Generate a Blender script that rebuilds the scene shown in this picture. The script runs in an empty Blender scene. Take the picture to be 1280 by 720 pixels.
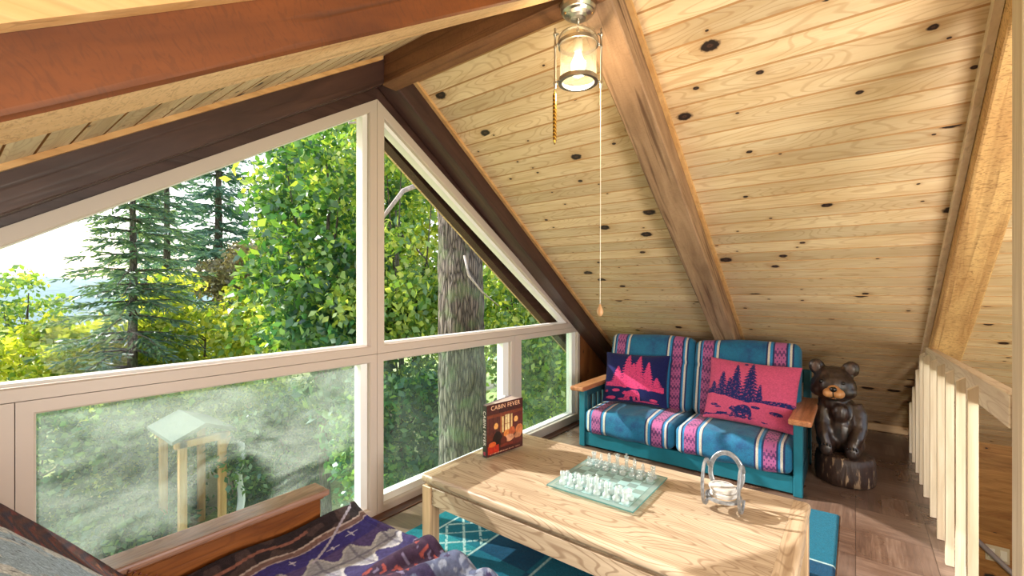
import bpy, bmesh, math, random
import numpy as np
from mathutils import Vector, Matrix, Euler, noise

random.seed(7)
RNG = np.random.default_rng(11)
PI = math.pi
C = bpy.context.scene.collection
SC = bpy.context.scene

# ------------------------------------------------------------------ colour
def lin(r, g=None, b=None):
    if g is None:
        r, g, b = r
    f = lambda v: (v / 255 / 12.92) if v <= 10.3 else ((v / 255 + .055) / 1.055) ** 2.4
    return (f(r), f(g), f(b), 1.0)

# ------------------------------------------------------------------ node helpers
def new_mat(name):
    m = bpy.data.materials.new(name)
    m.use_nodes = True
    nt = m.node_tree
    b = nt.nodes['Principled BSDF']
    return m, nt, b

def nd(nt, kind, ins=None, **props):
    n = nt.nodes.new(kind)
    for k, v in props.items():
        setattr(n, k, v)
    for k, v in (ins or {}).items():
        s = n.inputs[k]
        if isinstance(v, bpy.types.NodeSocket):
            nt.links.new(v, s)
        else:
            s.default_value = v
    return n

def setin(nt, node, name, v):
    s = node.inputs[name]
    if isinstance(v, bpy.types.NodeSocket):
        nt.links.new(v, s)
    else:
        s.default_value = v

def mth(nt, op, a, b=0.0, c=None):
    n = nt.nodes.new('ShaderNodeMath')
    n.operation = op
    for i, v in enumerate((a, b) if c is None else (a, b, c)):
        if isinstance(v, bpy.types.NodeSocket):
            nt.links.new(v, n.inputs[i])
        else:
            n.inputs[i].default_value = v
    return n.outputs[0]

def mixc(nt, fac, a, b, blend='MIX'):
    n = nt.nodes.new('ShaderNodeMix')
    n.data_type = 'RGBA'
    n.blend_type = blend
    for i, v in ((0, fac), (6, a), (7, b)):
        if isinstance(v, bpy.types.NodeSocket):
            nt.links.new(v, n.inputs[i])
        else:
            n.inputs[i].default_value = v
    return n.outputs[2]

def ramp(nt, fac, stops, interp='LINEAR'):
    n = nt.nodes.new('ShaderNodeValToRGB')
    n.color_ramp.interpolation = interp
    e = n.color_ramp.elements
    while len(e) < len(stops):
        e.new(0.5)
    for i, (p, c) in enumerate(stops):
        e[i].position = p
        e[i].color = c
    nt.links.new(fac, n.inputs[0])
    return n.outputs[0]

def bump(nt, bsdf, h, strength=.3, dist=.01):
    n = nd(nt, 'ShaderNodeBump', {'Height': h, 'Strength': strength, 'Distance': dist})
    nt.links.new(n.outputs[0], bsdf.inputs['Normal'])

def comb(nt, x, y, z=0.0):
    n = nd(nt, 'ShaderNodeCombineXYZ', {0: x, 1: y, 2: z})
    return n.outputs[0]

def plain(name, col, rough=.5, metal=0.0, spec=None, nscale=0, namt=.15, bumpy=0):
    m, nt, b = new_mat(name)
    b.inputs['Roughness'].default_value = rough
    b.inputs['Metallic'].default_value = metal
    if spec is not None:
        b.inputs['Specular IOR Level'].default_value = spec
    if nscale:
        tc = nd(nt, 'ShaderNodeTexCoord')
        nz = nd(nt, 'ShaderNodeTexNoise', {'Vector': tc.outputs['Object'], 'Scale': nscale, 'Detail': 5.0})
        dark = tuple(c * (1 - namt * 2) for c in col[:3]) + (1,)
        lite = tuple(min(1, c * (1 + namt)) for c in col[:3]) + (1,)
        col2 = ramp(nt, nz.outputs[0], [(.3, dark), (.7, lite)])
        nt.links.new(col2, b.inputs['Base Color'])
        if bumpy:
            bump(nt, b, nz.outputs[0], bumpy, .01)
    else:
        b.inputs['Base Color'].default_value = col
    return m

def wood(name, c_lo, c_hi, axis='y', board=0.0, rough=.45, knots=0.0, knot_size=.018, grain=60.0, uv=False,
         lines=.35, line_col=None, vary=.12, bumpy=.15, rot_rand=True, cathedral=0.0, spec=.4, cross=None, fig=95.0):
    """Procedural timber: grain runs along `axis` of the object (or along U of the UV map)."""
    m, nt, b = new_mat(name)
    tc = nd(nt, 'ShaderNodeTexCoord')
    sep = nd(nt, 'ShaderNodeSeparateXYZ', {0: tc.outputs['UV' if uv else 'Object']})
    X, Y, Z = sep.outputs
    if uv:
        al, ac, th = X, Y, 0.0
    elif axis == 'x':
        al, ac, th = X, Y, Z
    elif axis == 'y':
        al, ac, th = Y, X, Z
    else:
        al, ac, th = Z, X, Y
    off = 0.0
    if rot_rand and not uv:
        oi = nd(nt, 'ShaderNodeObjectInfo')
        off = mth(nt, 'MULTIPLY', oi.outputs['Random'], 37.0)
    if board:
        bi = mth(nt, 'FLOOR', mth(nt, 'DIVIDE', ac, board))
        wn = nd(nt, 'ShaderNodeTexWhiteNoise', {'W': bi}, noise_dimensions='1D')
        brand = wn.outputs['Value']
        off = mth(nt, 'MULTIPLY', brand, 53.0)
    else:
        brand = None
    al2 = mth(nt, 'ADD', al, off) if not isinstance(off, float) else al
    v1 = comb(nt, mth(nt, 'MULTIPLY', al2, 2.2), mth(nt, 'MULTIPLY', ac, grain * .45),
              mth(nt, 'MULTIPLY', th, grain * .45))
    n1 = nd(nt, 'ShaderNodeTexNoise', {'Vector': v1, 'Scale': 1.0, 'Detail': 4.0, 'Roughness': .6, 'Distortion': .4})
    base = ramp(nt, n1.outputs[0], [(.3, c_lo), (.72, c_hi)])
    # fine dark growth lines
    v2 = comb(nt, mth(nt, 'MULTIPLY', al2, 1.1), mth(nt, 'MULTIPLY', ac, grain * 1.2), mth(nt, 'MULTIPLY', th, grain * 1.2))
    n2 = nd(nt, 'ShaderNodeTexNoise', {'Vector': v2, 'Scale': 1.0, 'Detail': 2.0, 'Distortion': .8})
    lc = line_col or tuple(c * .45 for c in c_lo[:3]) + (1,)
    f2 = ramp(nt, n2.outputs[0], [(.54, (0, 0, 0, 1)), (.68, (1, 1, 1, 1))])
    col = mixc(nt, mth(nt, 'MULTIPLY', f2, lines), base, lc)
    if cathedral:
        # nested arching figure: contour lines of a stretched noise field
        v3 = comb(nt, mth(nt, 'MULTIPLY', al2, 1.5), mth(nt, 'MULTIPLY', ac, 8.0), mth(nt, 'MULTIPLY', th, 8.0))
        n3 = nd(nt, 'ShaderNodeTexNoise', {'Vector': v3, 'Scale': 1.0, 'Detail': 1.0})
        sn = mth(nt, 'SINE', mth(nt, 'MULTIPLY', n3.outputs[0], fig))
        f3 = ramp(nt, sn, [(.55, (0, 0, 0, 1)), (.95, (1, 1, 1, 1))])
        col = mixc(nt, mth(nt, 'MULTIPLY', f3, cathedral), col, lc)
    if brand is not None and vary:
        dk = tuple(1 - vary * 1.6 for _ in range(3)) + (1,)
        col = mixc(nt, 1.0, col, ramp(nt, brand, [(0, dk), (1, (1, 1, 1, 1))]), 'MULTIPLY')
    if knots:
        vk = comb(nt, mth(nt, 'MULTIPLY', al2, 3.1), mth(nt, 'MULTIPLY', ac, 9.5), 0.0)
        vo = nd(nt, 'ShaderNodeTexVoronoi', {'Vector': vk, 'Scale': 1.0}, voronoi_dimensions='2D')
        sc = nd(nt, 'ShaderNodeSeparateColor', {0: vo.outputs['Color']})
        # stretch correction: real distance from cell centre in metres
        pos = nd(nt, 'ShaderNodeSeparateXYZ', {0: vo.outputs['Position']})
        dx = mth(nt, 'MULTIPLY', mth(nt, 'SUBTRACT', mth(nt, 'MULTIPLY', al2, 3.1), pos.outputs[0]), 1 / 3.1 * .62)
        dy = mth(nt, 'MULTIPLY', mth(nt, 'SUBTRACT', mth(nt, 'MULTIPLY', ac, 9.5), pos.outputs[1]), 1 / 9.5)
        nw = nd(nt, 'ShaderNodeTexNoise', {'Vector': comb(nt, mth(nt, 'MULTIPLY', al2, 60.0), mth(nt, 'MULTIPLY', ac, 60.0)), 'Scale': 1.0})
        d = mth(nt, 'SQRT', mth(nt, 'ADD', mth(nt, 'MULTIPLY', dx, dx), mth(nt, 'MULTIPLY', dy, dy)))
        d = mth(nt, 'MULTIPLY', d, mth(nt, 'ADD', .7, mth(nt, 'MULTIPLY', nw.outputs[0], .6)))
        r2 = mth(nt, 'MULTIPLY', sc.outputs[1], sc.outputs[1])
        rad = mth(nt, 'MULTIPLY', mth(nt, 'ADD', .20, mth(nt, 'MULTIPLY', r2, r2)), knot_size)
        on = mth(nt, 'LESS_THAN', sc.outputs[0], knots)
        q = mth(nt, 'DIVIDE', d, rad)
        fk = mth(nt, 'MULTIPLY', ramp(nt, q, [(.72, (1, 1, 1, 1)), (1.0, (0, 0, 0, 1))]), on)
        halo = mth(nt, 'MULTIPLY', ramp(nt, mth(nt, 'DIVIDE', q, 3.0), [(.28, (.5, .5, .5, 1)), (1.0, (0, 0, 0, 1))]), on)
        col = mixc(nt, halo, col, tuple(c * f for c, f in zip(c_lo[:3], (.62, .48, .36))) + (1,))
        kc = ramp(nt, mth(nt, 'SINE', mth(nt, 'MULTIPLY', q, 9.0)), [(.2, (.020, .010, .008, 1)), (1.0, (.075, .034, .022, 1))])
        col = mixc(nt, fk, col, kc)
    if cross:
        # short cross-grain saw marks of a rough-sawn face
        vx = comb(nt, mth(nt, 'MULTIPLY', al2, 75.0), mth(nt, 'MULTIPLY', ac, 26.0), mth(nt, 'MULTIPLY', th, 26.0))
        nx = nd(nt, 'ShaderNodeTexNoise', {'Vector': vx, 'Scale': 1.0, 'Detail': 5.0, 'Distortion': 2.5})
        fx = ramp(nt, nx.outputs[0], [(.5, (0, 0, 0, 1)), (.66, (1, 1, 1, 1))])
        col = mixc(nt, mth(nt, 'MULTIPLY', fx, cross), col, lc)
    nt.links.new(col, b.inputs['Base Color'])
    b.inputs['Roughness'].default_value = rough
    b.inputs['Specular IOR Level'].default_value = spec
    if bumpy:
        h = mth(nt, 'ADD', n1.outputs[0], mth(nt, 'MULTIPLY', f2, -.5))
        bump(nt, b, h, bumpy, .006)
    return m

def attr_mat(name, rough=.9, nscale=300.0, bumpy=.5, sheen=.06, spec=.08, mottle=.25):
    """Cloth whose woven pattern sits in the colour attribute 'weave'."""
    m, nt, b = new_mat(name)
    at = nd(nt, 'ShaderNodeAttribute', attribute_name='weave')
    tc = nd(nt, 'ShaderNodeTexCoord')
    nz = nd(nt, 'ShaderNodeTexNoise', {'Vector': tc.outputs['Object'], 'Scale': nscale, 'Detail': 3.0})
    k = ramp(nt, nz.outputs[0], [(.3, (1 - mottle,) * 3 + (1,)), (.7, (1 + mottle * .4,) * 3 + (1,))])
    nt.links.new(mixc(nt, 1.0, at.outputs['Color'], k, 'MULTIPLY'), b.inputs['Base Color'])
    b.inputs['Roughness'].default_value = rough
    b.inputs['Specular IOR Level'].default_value = spec
    b.inputs['Sheen Weight'].default_value = sheen
    bump(nt, b, nz.outputs[0], bumpy, .004)
    return m

# ------------------------------------------------------------------ mesh helpers
def wm(o):
    M = Matrix.Identity(4)
    while o is not None:
        M = o.matrix_basis @ M
        o = o.parent
    return M

def obj(name, bm, mat, parent=None, smooth=False, local=False):
    """Link a bmesh (in world coordinates unless local) as one mesh object under parent."""
    me = bpy.data.meshes.new(name)
    if parent is not None and not local:
        bm.transform(wm(parent).inverted())
    bmesh.ops.recalc_face_normals(bm, faces=bm.faces) if smooth != 'keep' else None
    bm.to_mesh(me)
    bm.free()
    if smooth:
        me.polygons.foreach_set('use_smooth', [True] * len(me.polygons))
    o = bpy.data.objects.new(name, me)
    C.objects.link(o)
    if parent is not None:
        o.parent = parent
    if mat is not None:
        for mm in (mat if isinstance(mat, (list, tuple)) else [mat]):
            me.materials.append(mm)
    return o

def np_obj(name, V, F, mat, parent=None, smooth=False, local=False, col=None):
    """Object from numpy vertices (n,3) and quads (m,4) / tris (m,3); col = per-vertex colours."""
    V = np.asarray(V, float)
    if parent is not None and not local:
        M = np.array(wm(parent).inverted())
        V = V @ M[:3, :3].T + M[:3, 3]
    me = bpy.data.meshes.new(name)
    F = np.asarray(F, int)
    k = F.shape[1]
    me.vertices.add(len(V)); me.vertices.foreach_set('co', V.ravel())
    me.loops.add(F.size); me.loops.foreach_set('vertex_index', F.ravel())
    me.polygons.add(len(F))
    me.polygons.foreach_set('loop_start', np.arange(0, F.size, k))
    if smooth:
        me.polygons.foreach_set('use_smooth', [True] * len(F))
    if col is not None:
        a = me.color_attributes.new('weave', 'FLOAT_COLOR', 'POINT')
        cc = np.ones((len(V), 4)); cc[:, :3] = np.asarray(col)[:, :3]
        a.data.foreach_set('color', cc.ravel())
    me.update(calc_edges=True)
    me.validate()
    o = bpy.data.objects.new(name, me)
    C.objects.link(o)
    if parent is not None:
        o.parent = parent
    me.materials.append(mat)
    return o

def thing(name, label, cat, loc=(0, 0, 0), rot=(0, 0, 0), group=None):
    o = bpy.data.objects.new(name, None)
    o.empty_display_size = .1
    C.objects.link(o)
    o.location = loc
    o.rotation_euler = rot
    return tag(o, label, cat, group)

def tag(o, label, cat, group=None, kind=None):
    o['label'] = label
    o['category'] = cat
    if group: o['group'] = group
    if kind: o['kind'] = kind
    return o

def structure(o, label=None, cat=None):
    o['kind'] = 'structure'
    if label: o['label'] = label
    if cat: o['category'] = cat
    return o

def dup(root, loc=None, rot=None, label=None):
    r = root.copy(); C.objects.link(r)
    if loc is not None: r.location = loc
    if rot is not None: r.rotation_euler = rot
    if label: r['label'] = label
    for ch in root.children:
        c = ch.copy(); C.objects.link(c); c.parent = r
        for g in ch.children:
            d = g.copy(); C.objects.link(d); d.parent = c
    return r

def B():
    return bmesh.new()

def box(bm, x0, x1, y0, y1, z0, z1, bev=0.0, M=None, seg=1):
    t = bmesh.new()
    bmesh.ops.create_cube(t, size=1.0)
    for v in t.verts:
        v.co = Vector(((x0 + x1) / 2 + v.co.x * (x1 - x0), (y0 + y1) / 2 + v.co.y * (y1 - y0), (z0 + z1) / 2 + v.co.z * (z1 - z0)))
    if bev:
        bmesh.ops.bevel(t, geom=t.edges[:], offset=bev, segments=seg, profile=.5, affect='EDGES')
    if M is not None:
        t.transform(M)
    merge(bm, t)
    return bm

def merge(bm, t):
    me = bpy.data.meshes.new('tmp')
    t.to_mesh(me); t.free()
    bm.from_mesh(me)
    bpy.data.meshes.remove(me)

def prism(bm, poly, y0, y1, bev=0.0):
    """Extrude an XZ polygon between y0 and y1."""
    t = bmesh.new()
    a = [t.verts.new((x, y0, z)) for x, z in poly]
    b = [t.verts.new((x, y1, z)) for x, z in poly]
    t.faces.new(a); t.faces.new(list(reversed(b)))
    n = len(poly)
    for i in range(n):
        t.faces.new((a[i], b[i], b[(i + 1) % n], a[(i + 1) % n]))
    if bev:
        bmesh.ops.recalc_face_normals(t, faces=t.faces)
        bmesh.ops.bevel(t, geom=t.edges[:], offset=bev, segments=1, affect='EDGES')
    merge(bm, t)
    return bm

def tube(bm, pts, r, seg=10, cap=True, closed=False):
    """Sweep a circle along points; r is a number or a list."""
    pts = [Vector(p) for p in pts]
    n = len(pts)
    rs = r if isinstance(r, (list, tuple)) else [r] * n
    rings = []
    up = None
    for i in range(n):
        if closed:
            d = pts[(i + 1) % n] - pts[i - 1]
        else:
            d = pts[min(i + 1, n - 1)] - pts[max(i - 1, 0)]
        d.normalize()
        if up is None:
            up = d.orthogonal().normalized()
        else:
            up = (up - d * up.dot(d))
            up = up.normalized() if up.length > 1e-6 else d.orthogonal().normalized()
        s = d.cross(up)
        rings.append([bm.verts.new(pts[i] + (up * math.cos(2 * PI * k / seg) + s * math.sin(2 * PI * k / seg)) * rs[i]) for k in range(seg)])
    m = n if closed else n - 1
    for i in range(m):
        a, b = rings[i], rings[(i + 1) % n]
        for k in range(seg):
            bm.faces.new((a[k], a[(k + 1) % seg], b[(k + 1) % seg], b[k]))
    if cap and not closed:
        bm.faces.new(list(reversed(rings[0]))); bm.faces.new(rings[-1])
    return bm

def lathe(bm, prof, loc=(0, 0, 0), seg=24, cap=True):
    """Spin (radius, z) pairs about Z."""
    x0, y0, z0 = loc
    rings = []
    for r, z in prof:
        if r < 1e-5:
            rings.append([bm.verts.new((x0, y0, z0 + z))])
        else:
            rings.append([bm.verts.new((x0 + r * math.cos(2 * PI * k / seg), y0 + r * math.sin(2 * PI * k / seg), z0 + z)) for k in range(seg)])
    for a, b in zip(rings, rings[1:]):
        for k in range(seg):
            q = []
            for v in (a[k % len(a)], a[(k + 1) % len(a)], b[(k + 1) % len(b)], b[k % len(b)]):
                if v not in q: q.append(v)
            if len(q) > 2:
                bm.faces.new(q)
    if cap:
        for rg, rev in ((rings[0], True), (rings[-1], False)):
            if len(rg) > 2:
                bm.faces.new(list(reversed(rg)) if rev else rg)
    return bm

def ball(bm, c, r, seg=16, ring=10, M=None):
    t = bmesh.new()
    bmesh.ops.create_uvsphere(t, u_segments=seg, v_segments=ring, radius=1.0)
    rr = r if isinstance(r, (tuple, list)) else (r, r, r)
    for v in t.verts:
        v.co = Vector((v.co.x * rr[0], v.co.y * rr[1], v.co.z * rr[2]))
    if M is not None:
        t.transform(M)
    t.transform(Matrix.Translation(c))
    merge(bm, t)
    return bm

def soft_block(sx, sy, sz, r, nx=24, ny=24, nz=10, bulge=(0, 0, 0)):
    """Rounded cushion block centred on the origin -> (V, F)."""
    P, F = [], []
    h = np.array([sx, sy, sz]) / 2
    def face(ax, sgn, n1, n2):
        a1, a2 = [(1, 2), (2, 0), (0, 1)][ax]
        u = np.linspace(-1, 1, n1 + 1); v = np.linspace(-1, 1, n2 + 1)
        U, Vv = np.meshgrid(u, v, indexing='ij')
        p = np.zeros(U.shape + (3,))
        p[..., ax] = sgn; p[..., a1] = U; p[..., a2] = Vv
        o = sum(len(x) for x in P)
        P.append(p.reshape(-1, 3))
        idx = np.arange((n1 + 1) * (n2 + 1)).reshape(n1 + 1, n2 + 1) + o
        q = np.stack([idx[:-1, :-1], idx[1:, :-1], idx[1:, 1:], idx[:-1, 1:]], -1).reshape(-1, 4)
        F.append(q if sgn > 0 else q[:, ::-1])
    N = (nx, ny, nz)
    for ax in range(3):
        a1, a2 = [(1, 2), (2, 0), (0, 1)][ax]
        face(ax, 1, N[a1], N[a2]); face(ax, -1, N[a1], N[a2])
    P = np.concatenate(P); F = np.concatenate(F)
    p = P * h
    core = np.clip(p, -(h - r), h - r)
    dlt = p - core
    ln = np.linalg.norm(dlt, axis=1, keepdims=True)
    q = core + np.where(ln > 1e-9, dlt / np.maximum(ln, 1e-9) * r, 0)
    u = q / h
    for ax in range(3):
        if bulge[ax]:
            a1, a2 = [(1, 2), (2, 0), (0, 1)][ax]
            q[:, ax] += bulge[ax] * np.sign(u[:, ax]) * np.abs(u[:, ax]) ** 2 * (1 - u[:, a1] ** 2) * (1 - u[:, a2] ** 2)
    # weld the shared borders
    key = np.round(q, 5)
    _, first, inv = np.unique(key, axis=0, return_index=True, return_inverse=True)
    return q[first], inv.reshape(-1)[F]

def grid_faces(n, m):
    idx = np.arange((n + 1) * (m + 1)).reshape(n + 1, m + 1)
    return np.stack([idx[:-1, :-1], idx[1:, :-1], idx[1:, 1:], idx[:-1, 1:]], -1).reshape(-1, 4)

def vnoise(x, y, seed=0):
    """Smooth value noise on arrays."""
    xi = np.floor(x).astype(int); yi = np.floor(y).astype(int)
    xf = x - xi; yf = y - yi
    xf = xf * xf * (3 - 2 * xf); yf = yf * yf * (3 - 2 * yf)
    def h(a, b):
        n = (a * 374761393 + b * 668265263 + seed * 974711) & 0x7fffffff
        n = ((n ^ (n >> 13)) * 1274126177) & 0x7fffffff
        return ((n ^ (n >> 16)) & 0xffff) / 65535.0
    return (h(xi, yi) * (1 - xf) + h(xi + 1, yi) * xf) * (1 - yf) + (h(xi, yi + 1) * (1 - xf) + h(xi + 1, yi + 1) * xf) * yf

def in_poly(x, y, poly):
    ins = np.zeros(x.shape, bool)
    n = len(poly)
    for i in range(n):
        x1, y1 = poly[i]; x2, y2 = poly[(i + 1) % n]
        c = ((y1 > y) != (y2 > y)) & (x < (x2 - x1) * (y - y1) / (y2 - y1 + 1e-12) + x1)
        ins ^= c
    return ins

def c3(*rgb):
    return np.array(lin(rgb)[:3])
SUN_E = 3.7
SKY_E = .22
SKY_W = 6.0
EXPO = 1.02
FILL_LIGHTS = [(.9, -1.25, .8, 95), (-.3, -1.1, 1.2, 40)]
# ================================================================== camera (real lens, level)
CAM_H = 1.3
F_PX = 556.5
YAW = math.atan2(430, 556.5)          # view direction measured from +X towards +Y
cd = bpy.data.cameras.new('camera')
cam = bpy.data.objects.new('camera', cd)
C.objects.link(cam)
cam.location = (0, 0, CAM_H)
cam.rotation_euler = (PI / 2, 0, YAW - PI / 2)
cd.sensor_width = 36.0
cd.lens = F_PX / 1280 * 36
cd.shift_y = 2 / 1280
cd.clip_start = .02
cd.clip_end = 400
SC.camera = cam

# ================================================================== room dimensions
XR, ZR = 1.56, 2.62                    # ridge
MR, ML = .68, .655                     # slopes right / left
YG = 2.18                              # inner face of the glazed gable
XE_R, XE_L = 5.40, -2.40
YB = -1.55                             # where the modelled part of the roof ends behind the camera
def roof(x):
    return ZR - MR * (x - XR) if x >= XR else ZR - ML * (XR - x)

M_pine = wood('pine_boards', lin(218, 186, 146), lin(238, 214, 180), uv=True, board=.0965, knots=.55, knot_size=.027,
              grain=34, lines=.26, line_col=lin(166, 116, 70), vary=.17, rough=.5, bumpy=.05, cathedral=.30, fig=120)
M_groove = plain('groove_shade', lin(182, 140, 96), rough=.8)  # seam shadow painted as a darker tone on groove and chamfer faces
M_wallpine = wood('stained_pine', lin(150, 98, 48), lin(192, 138, 76), uv=True, board=.13, knots=.3, knot_size=.03,
                  grain=30, lines=.4, vary=.15, rough=.5, bumpy=.05, cathedral=.2)
M_beam = wood('weathered_beam', lin(126, 96, 74), lin(176, 142, 114), axis='x', grain=26, lines=.75, line_col=lin(74, 46, 30),
              rough=.7, bumpy=.35, cross=.12)
M_beam_rough = wood('rough_sawn_beam', lin(182, 136, 88), lin(218, 178, 124), axis='x', grain=22, lines=.3, line_col=lin(110, 70, 36),
                    rough=.8, bumpy=.7, cross=.6)
M_beam_warm = wood('warm_stained_beam', lin(84, 40, 12), lin(126, 66, 24), axis='x', grain=16, lines=.5, line_col=lin(54, 30, 16),
                   rough=.6, bumpy=.3, cross=.25)
M_beam_pale = wood('rough_pale_underside', lin(196, 152, 104), lin(228, 192, 146), axis='x', grain=20, lines=.35, line_col=lin(120, 78, 44), rough=.8, bumpy=.6, cross=.4)  # rough unstained face, with window light painted into its pale tone
M_beam_dark = wood('dark_stained_beam', lin(58, 38, 36), lin(82, 56, 50), axis='x', grain=26, lines=.4, line_col=lin(38, 22, 18),
                   rough=.4, bumpy=.12)
M_ridge = wood('brown_ridge_board', lin(104, 66, 42), lin(140, 96, 64), axis='y', grain=26, lines=.5, rough=.7, bumpy=.35, cross=.25)
M_trim_pine = wood('pale_pine_trim', lin(196, 146, 92), lin(224, 182, 130), axis='x', grain=40, lines=.25, rough=.55)
M_trim_white = wood('whitened_strip', lin(206, 180, 150), lin(232, 214, 190), axis='x', grain=40, lines=.25, rough=.6)
M_frame = plain('shaded_vinyl', lin(196, 180, 170), rough=.38, spec=.4)  # white vinyl with its indoor shade painted in as a taupe tone
M_bead = plain('white_vinyl', lin(238, 236, 236), rough=.35)

# ---------------------------------------------------------------- ceiling: tongue-and-groove boards
def roof_slope(V, Fc, UV, side):
    BW = .0965
    L = abs((XE_R if side > 0 else XE_L) - XR)
    m = MR if side > 0 else ML
    cs = 1 / math.sqrt(1 + m * m); sn = m * cs
    n = int(L / cs / BW) + 1
    y0, y1 = YB, 2.75
    prof = []
    for i in range(n):
        a = i * BW; b = min((i + 1) * BW, L / cs + .02)
        prof += [(a, -.014, i), (a + .002, -.014, i), (a + .0022, -.005, i), (a + .0055, 0, i), (b - .0035, 0, i), (b - .0018, -.004, i), (b, -.014, i)]
    off = 0 if side > 0 else 20.0
    def P(s, h, y):      # h<0 = up into the roof
        return (XR + side * s * cs - side * h * 0, y, ZR - s * sn - h)
    for k in range(len(prof) - 1):
        (s0, h0, i0), (s1, h1, i1) = prof[k], prof[k + 1]
        if s1 - s0 < 1e-6: continue
        b = len(V)
        V += [P(s0, h0, y0), P(s1, h1, y0), P(s1, h1, y1), P(s0, h0, y1)]
        Fc.append((b, b + 1, b + 2, b + 3) if side < 0 else (b + 3, b + 2, b + 1, b))
        e = 1e-4
        uv = [(y0, s0 + e + off), (y0, s1 - e + off), (y1, s1 - e + off), (y1, s0 + e + off)]
        UV.append(uv if side < 0 else uv[::-1])
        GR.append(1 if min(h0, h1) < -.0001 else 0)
    # roof deck above the boards
    Lc = L / cs + .02
    b = len(V)
    for (s, h) in ((0, -.01), (Lc, -.01), (Lc, -.16), (0, -.16)):
        V += [P(s, h, y0), P(s, h, y1)]
    for q in ((0, 2, 3, 1), (2, 4, 5, 3), (4, 6, 7, 5), (0, 6, 4, 2), (1, 3, 5, 7)):
        Fc.append(tuple(b + j for j in q)); UV.append([(0, 90.05)] * 4); GR.append(0)
V, Fc, UV, GR = [], [], [], []
roof_slope(V, Fc, UV, 1); roof_slope(V, Fc, UV, -1)
ceil = np_obj('ceiling', V, Fc, M_pine)
uvl = ceil.data.uv_layers.new(name='UVMap')
uvl.data.foreach_set('uv', np.array([c for q in UV for p in q for c in p]))
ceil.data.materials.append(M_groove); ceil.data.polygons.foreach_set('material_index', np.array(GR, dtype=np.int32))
structure(ceil, 'sloping tongue-and-groove knotty pine ceiling of the loft', 'ceiling')

# ---------------------------------------------------------------- rafters, gable rafters, ridge board
def rafter(name, y0, y1, depth, side, mat, x_end, x_start=None, z_off=0.0, under=None):
    """Timber hugging the underside of a slope; its own X axis runs along the slope."""
    m = MR if side > 0 else ML
    cs = 1 / math.sqrt(1 + m * m)
    xs = XR + side * .036 if x_start is None else x_start
    L = abs(x_end - xs) / cs
    dv = depth * cs
    bm = B()
    n = 28
    t = bmesh.new()
    rows = []
    for i in range(n + 1):
        s = L * i / n
        w = lambda k: (noise.noise(Vector((s * 2.3, k * 7.1, y0 * 3))) * .004)
        rows.append([t.verts.new((s, 0, 0.0)), t.verts.new((s, y1 - y0, 0.0)),
                     t.verts.new((s, y1 - y0 + w(1) - .004, -dv + w(2) + .004)), t.verts.new((s, y1 - y0 + w(1) - .010, -dv + w(2) - .001)),
                     t.verts.new((s, .010 + w(3), -dv + w(4) - .001)), t.verts.new((s, .004 + w(3), -dv + w(4) + .004))])
    for a, b in zip(rows, rows[1:]):
        for k in range(6):
            t.faces.new((a[k], a[(k + 1) % 6], b[(k + 1) % 6], b[k]))
    t.faces.new(rows[0]); t.faces.new(list(reversed(rows[-1])))
    merge(bm, t)
    o = obj(name, bm, mat if under is None else [mat, under])
    if under is not None:
        for p in o.data.polygons:
            if abs(p.normal.z) > .9 and p.center.z < -dv * .6: p.material_index = 1
    o.location = (xs, y0, roof(xs) + z_off)
    o.rotation_euler = (0, math.atan(m), 0) if side > 0 else (0, PI - math.atan(m), 0)
    if side < 0:
        # keep the depth direction pointing down
        for v in o.data.vertices:
            v.co.z = -v.co.z
        o.data.flip_normals()
    return o

structure(rafter('trim_1', .75, .915, .155, 1, M_beam, 5.15), 'weathered brown rafter down the right slope behind the loveseat', 'beam')
structure(rafter('trim_2', -.53, -.375, .155, 1, M_beam_rough, 5.15), 'rough-sawn tan rafter above the stair railing', 'beam')
structure(rafter('trim_3', .76, .93, .135, -1, M_beam_warm, -2.3, under=M_beam_pale), 'big warm-stained rafter on the left slope nearest the camera', 'beam')
structure(rafter('trim_4', 2.045, YG + .01, .155, 1, M_beam_dark, 5.15), 'dark-stained rafter along the right edge of the gable window', 'beam')
structure(rafter('trim_5', 2.045, YG + .01, .150, -1, M_beam_dark, -2.3), 'dark-stained rafter along the left edge of the gable window', 'beam')
bm = B(); box(bm, 1.502, 1.60, YB, 2.07, 2.425, 2.60, .006)
structure(obj('trim_6', bm, M_ridge), 'brown ridge board under the peak of the ceiling', 'beam')

def slope_strip(name, y0, y1, drop, thick, x0, x1, mat, label):
    m = MR if x1 > XR else ML
    sg = 1 if x1 > XR else -1
    bm = B()
    prism(bm, [(x0, roof(x0) - drop), (x1, roof(x1) - drop), (x1, roof(x1) - drop + thick), (x0, roof(x0) - drop + thick)], y0, y1)
    o = obj(name, bm, mat)
    structure(o, label, 'trim')
    return o
# pale strips where the boards meet the timbers
slope_strip('trim_7', 2.018, 2.044, .022, .022, 1.63, 4.98, M_trim_pine, 'thin pale strip beside the dark rafter right of the gable window')
slope_strip('trim_8', .728, .749, .024, .024, 1.63, 4.98, M_trim_pine, 'thin pale strip beside the weathered rafter')
slope_strip('trim_9', -.374, -.350, .055, .055, 1.63, 4.98, M_trim_white, 'pale strip along the rafter above the stair railing')
slope_strip('trim_10', .728, .759, .040, .040, -2.2, 1.48, M_trim_pine, 'tan strip along the upper edge of the big warm rafter')
slope_strip('trim_11', 2.022, 2.044, .022, .022, -2.2, 1.48, M_trim_pine, 'thin tan strip beside the dark rafter left of the gable window')

# barge rafters of the roof overhang, seen through the upper panes
slope_strip('trim_12', 2.42, 2.50, .20, .20, 1.60, 5.2, M_beam_dark, 'outer barge board seen through the upper right pane')
slope_strip('trim_13', 2.42, 2.50, .16, .16, -2.2, 1.52, M_beam_dark, 'outer barge board above the upper left pane')

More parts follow.
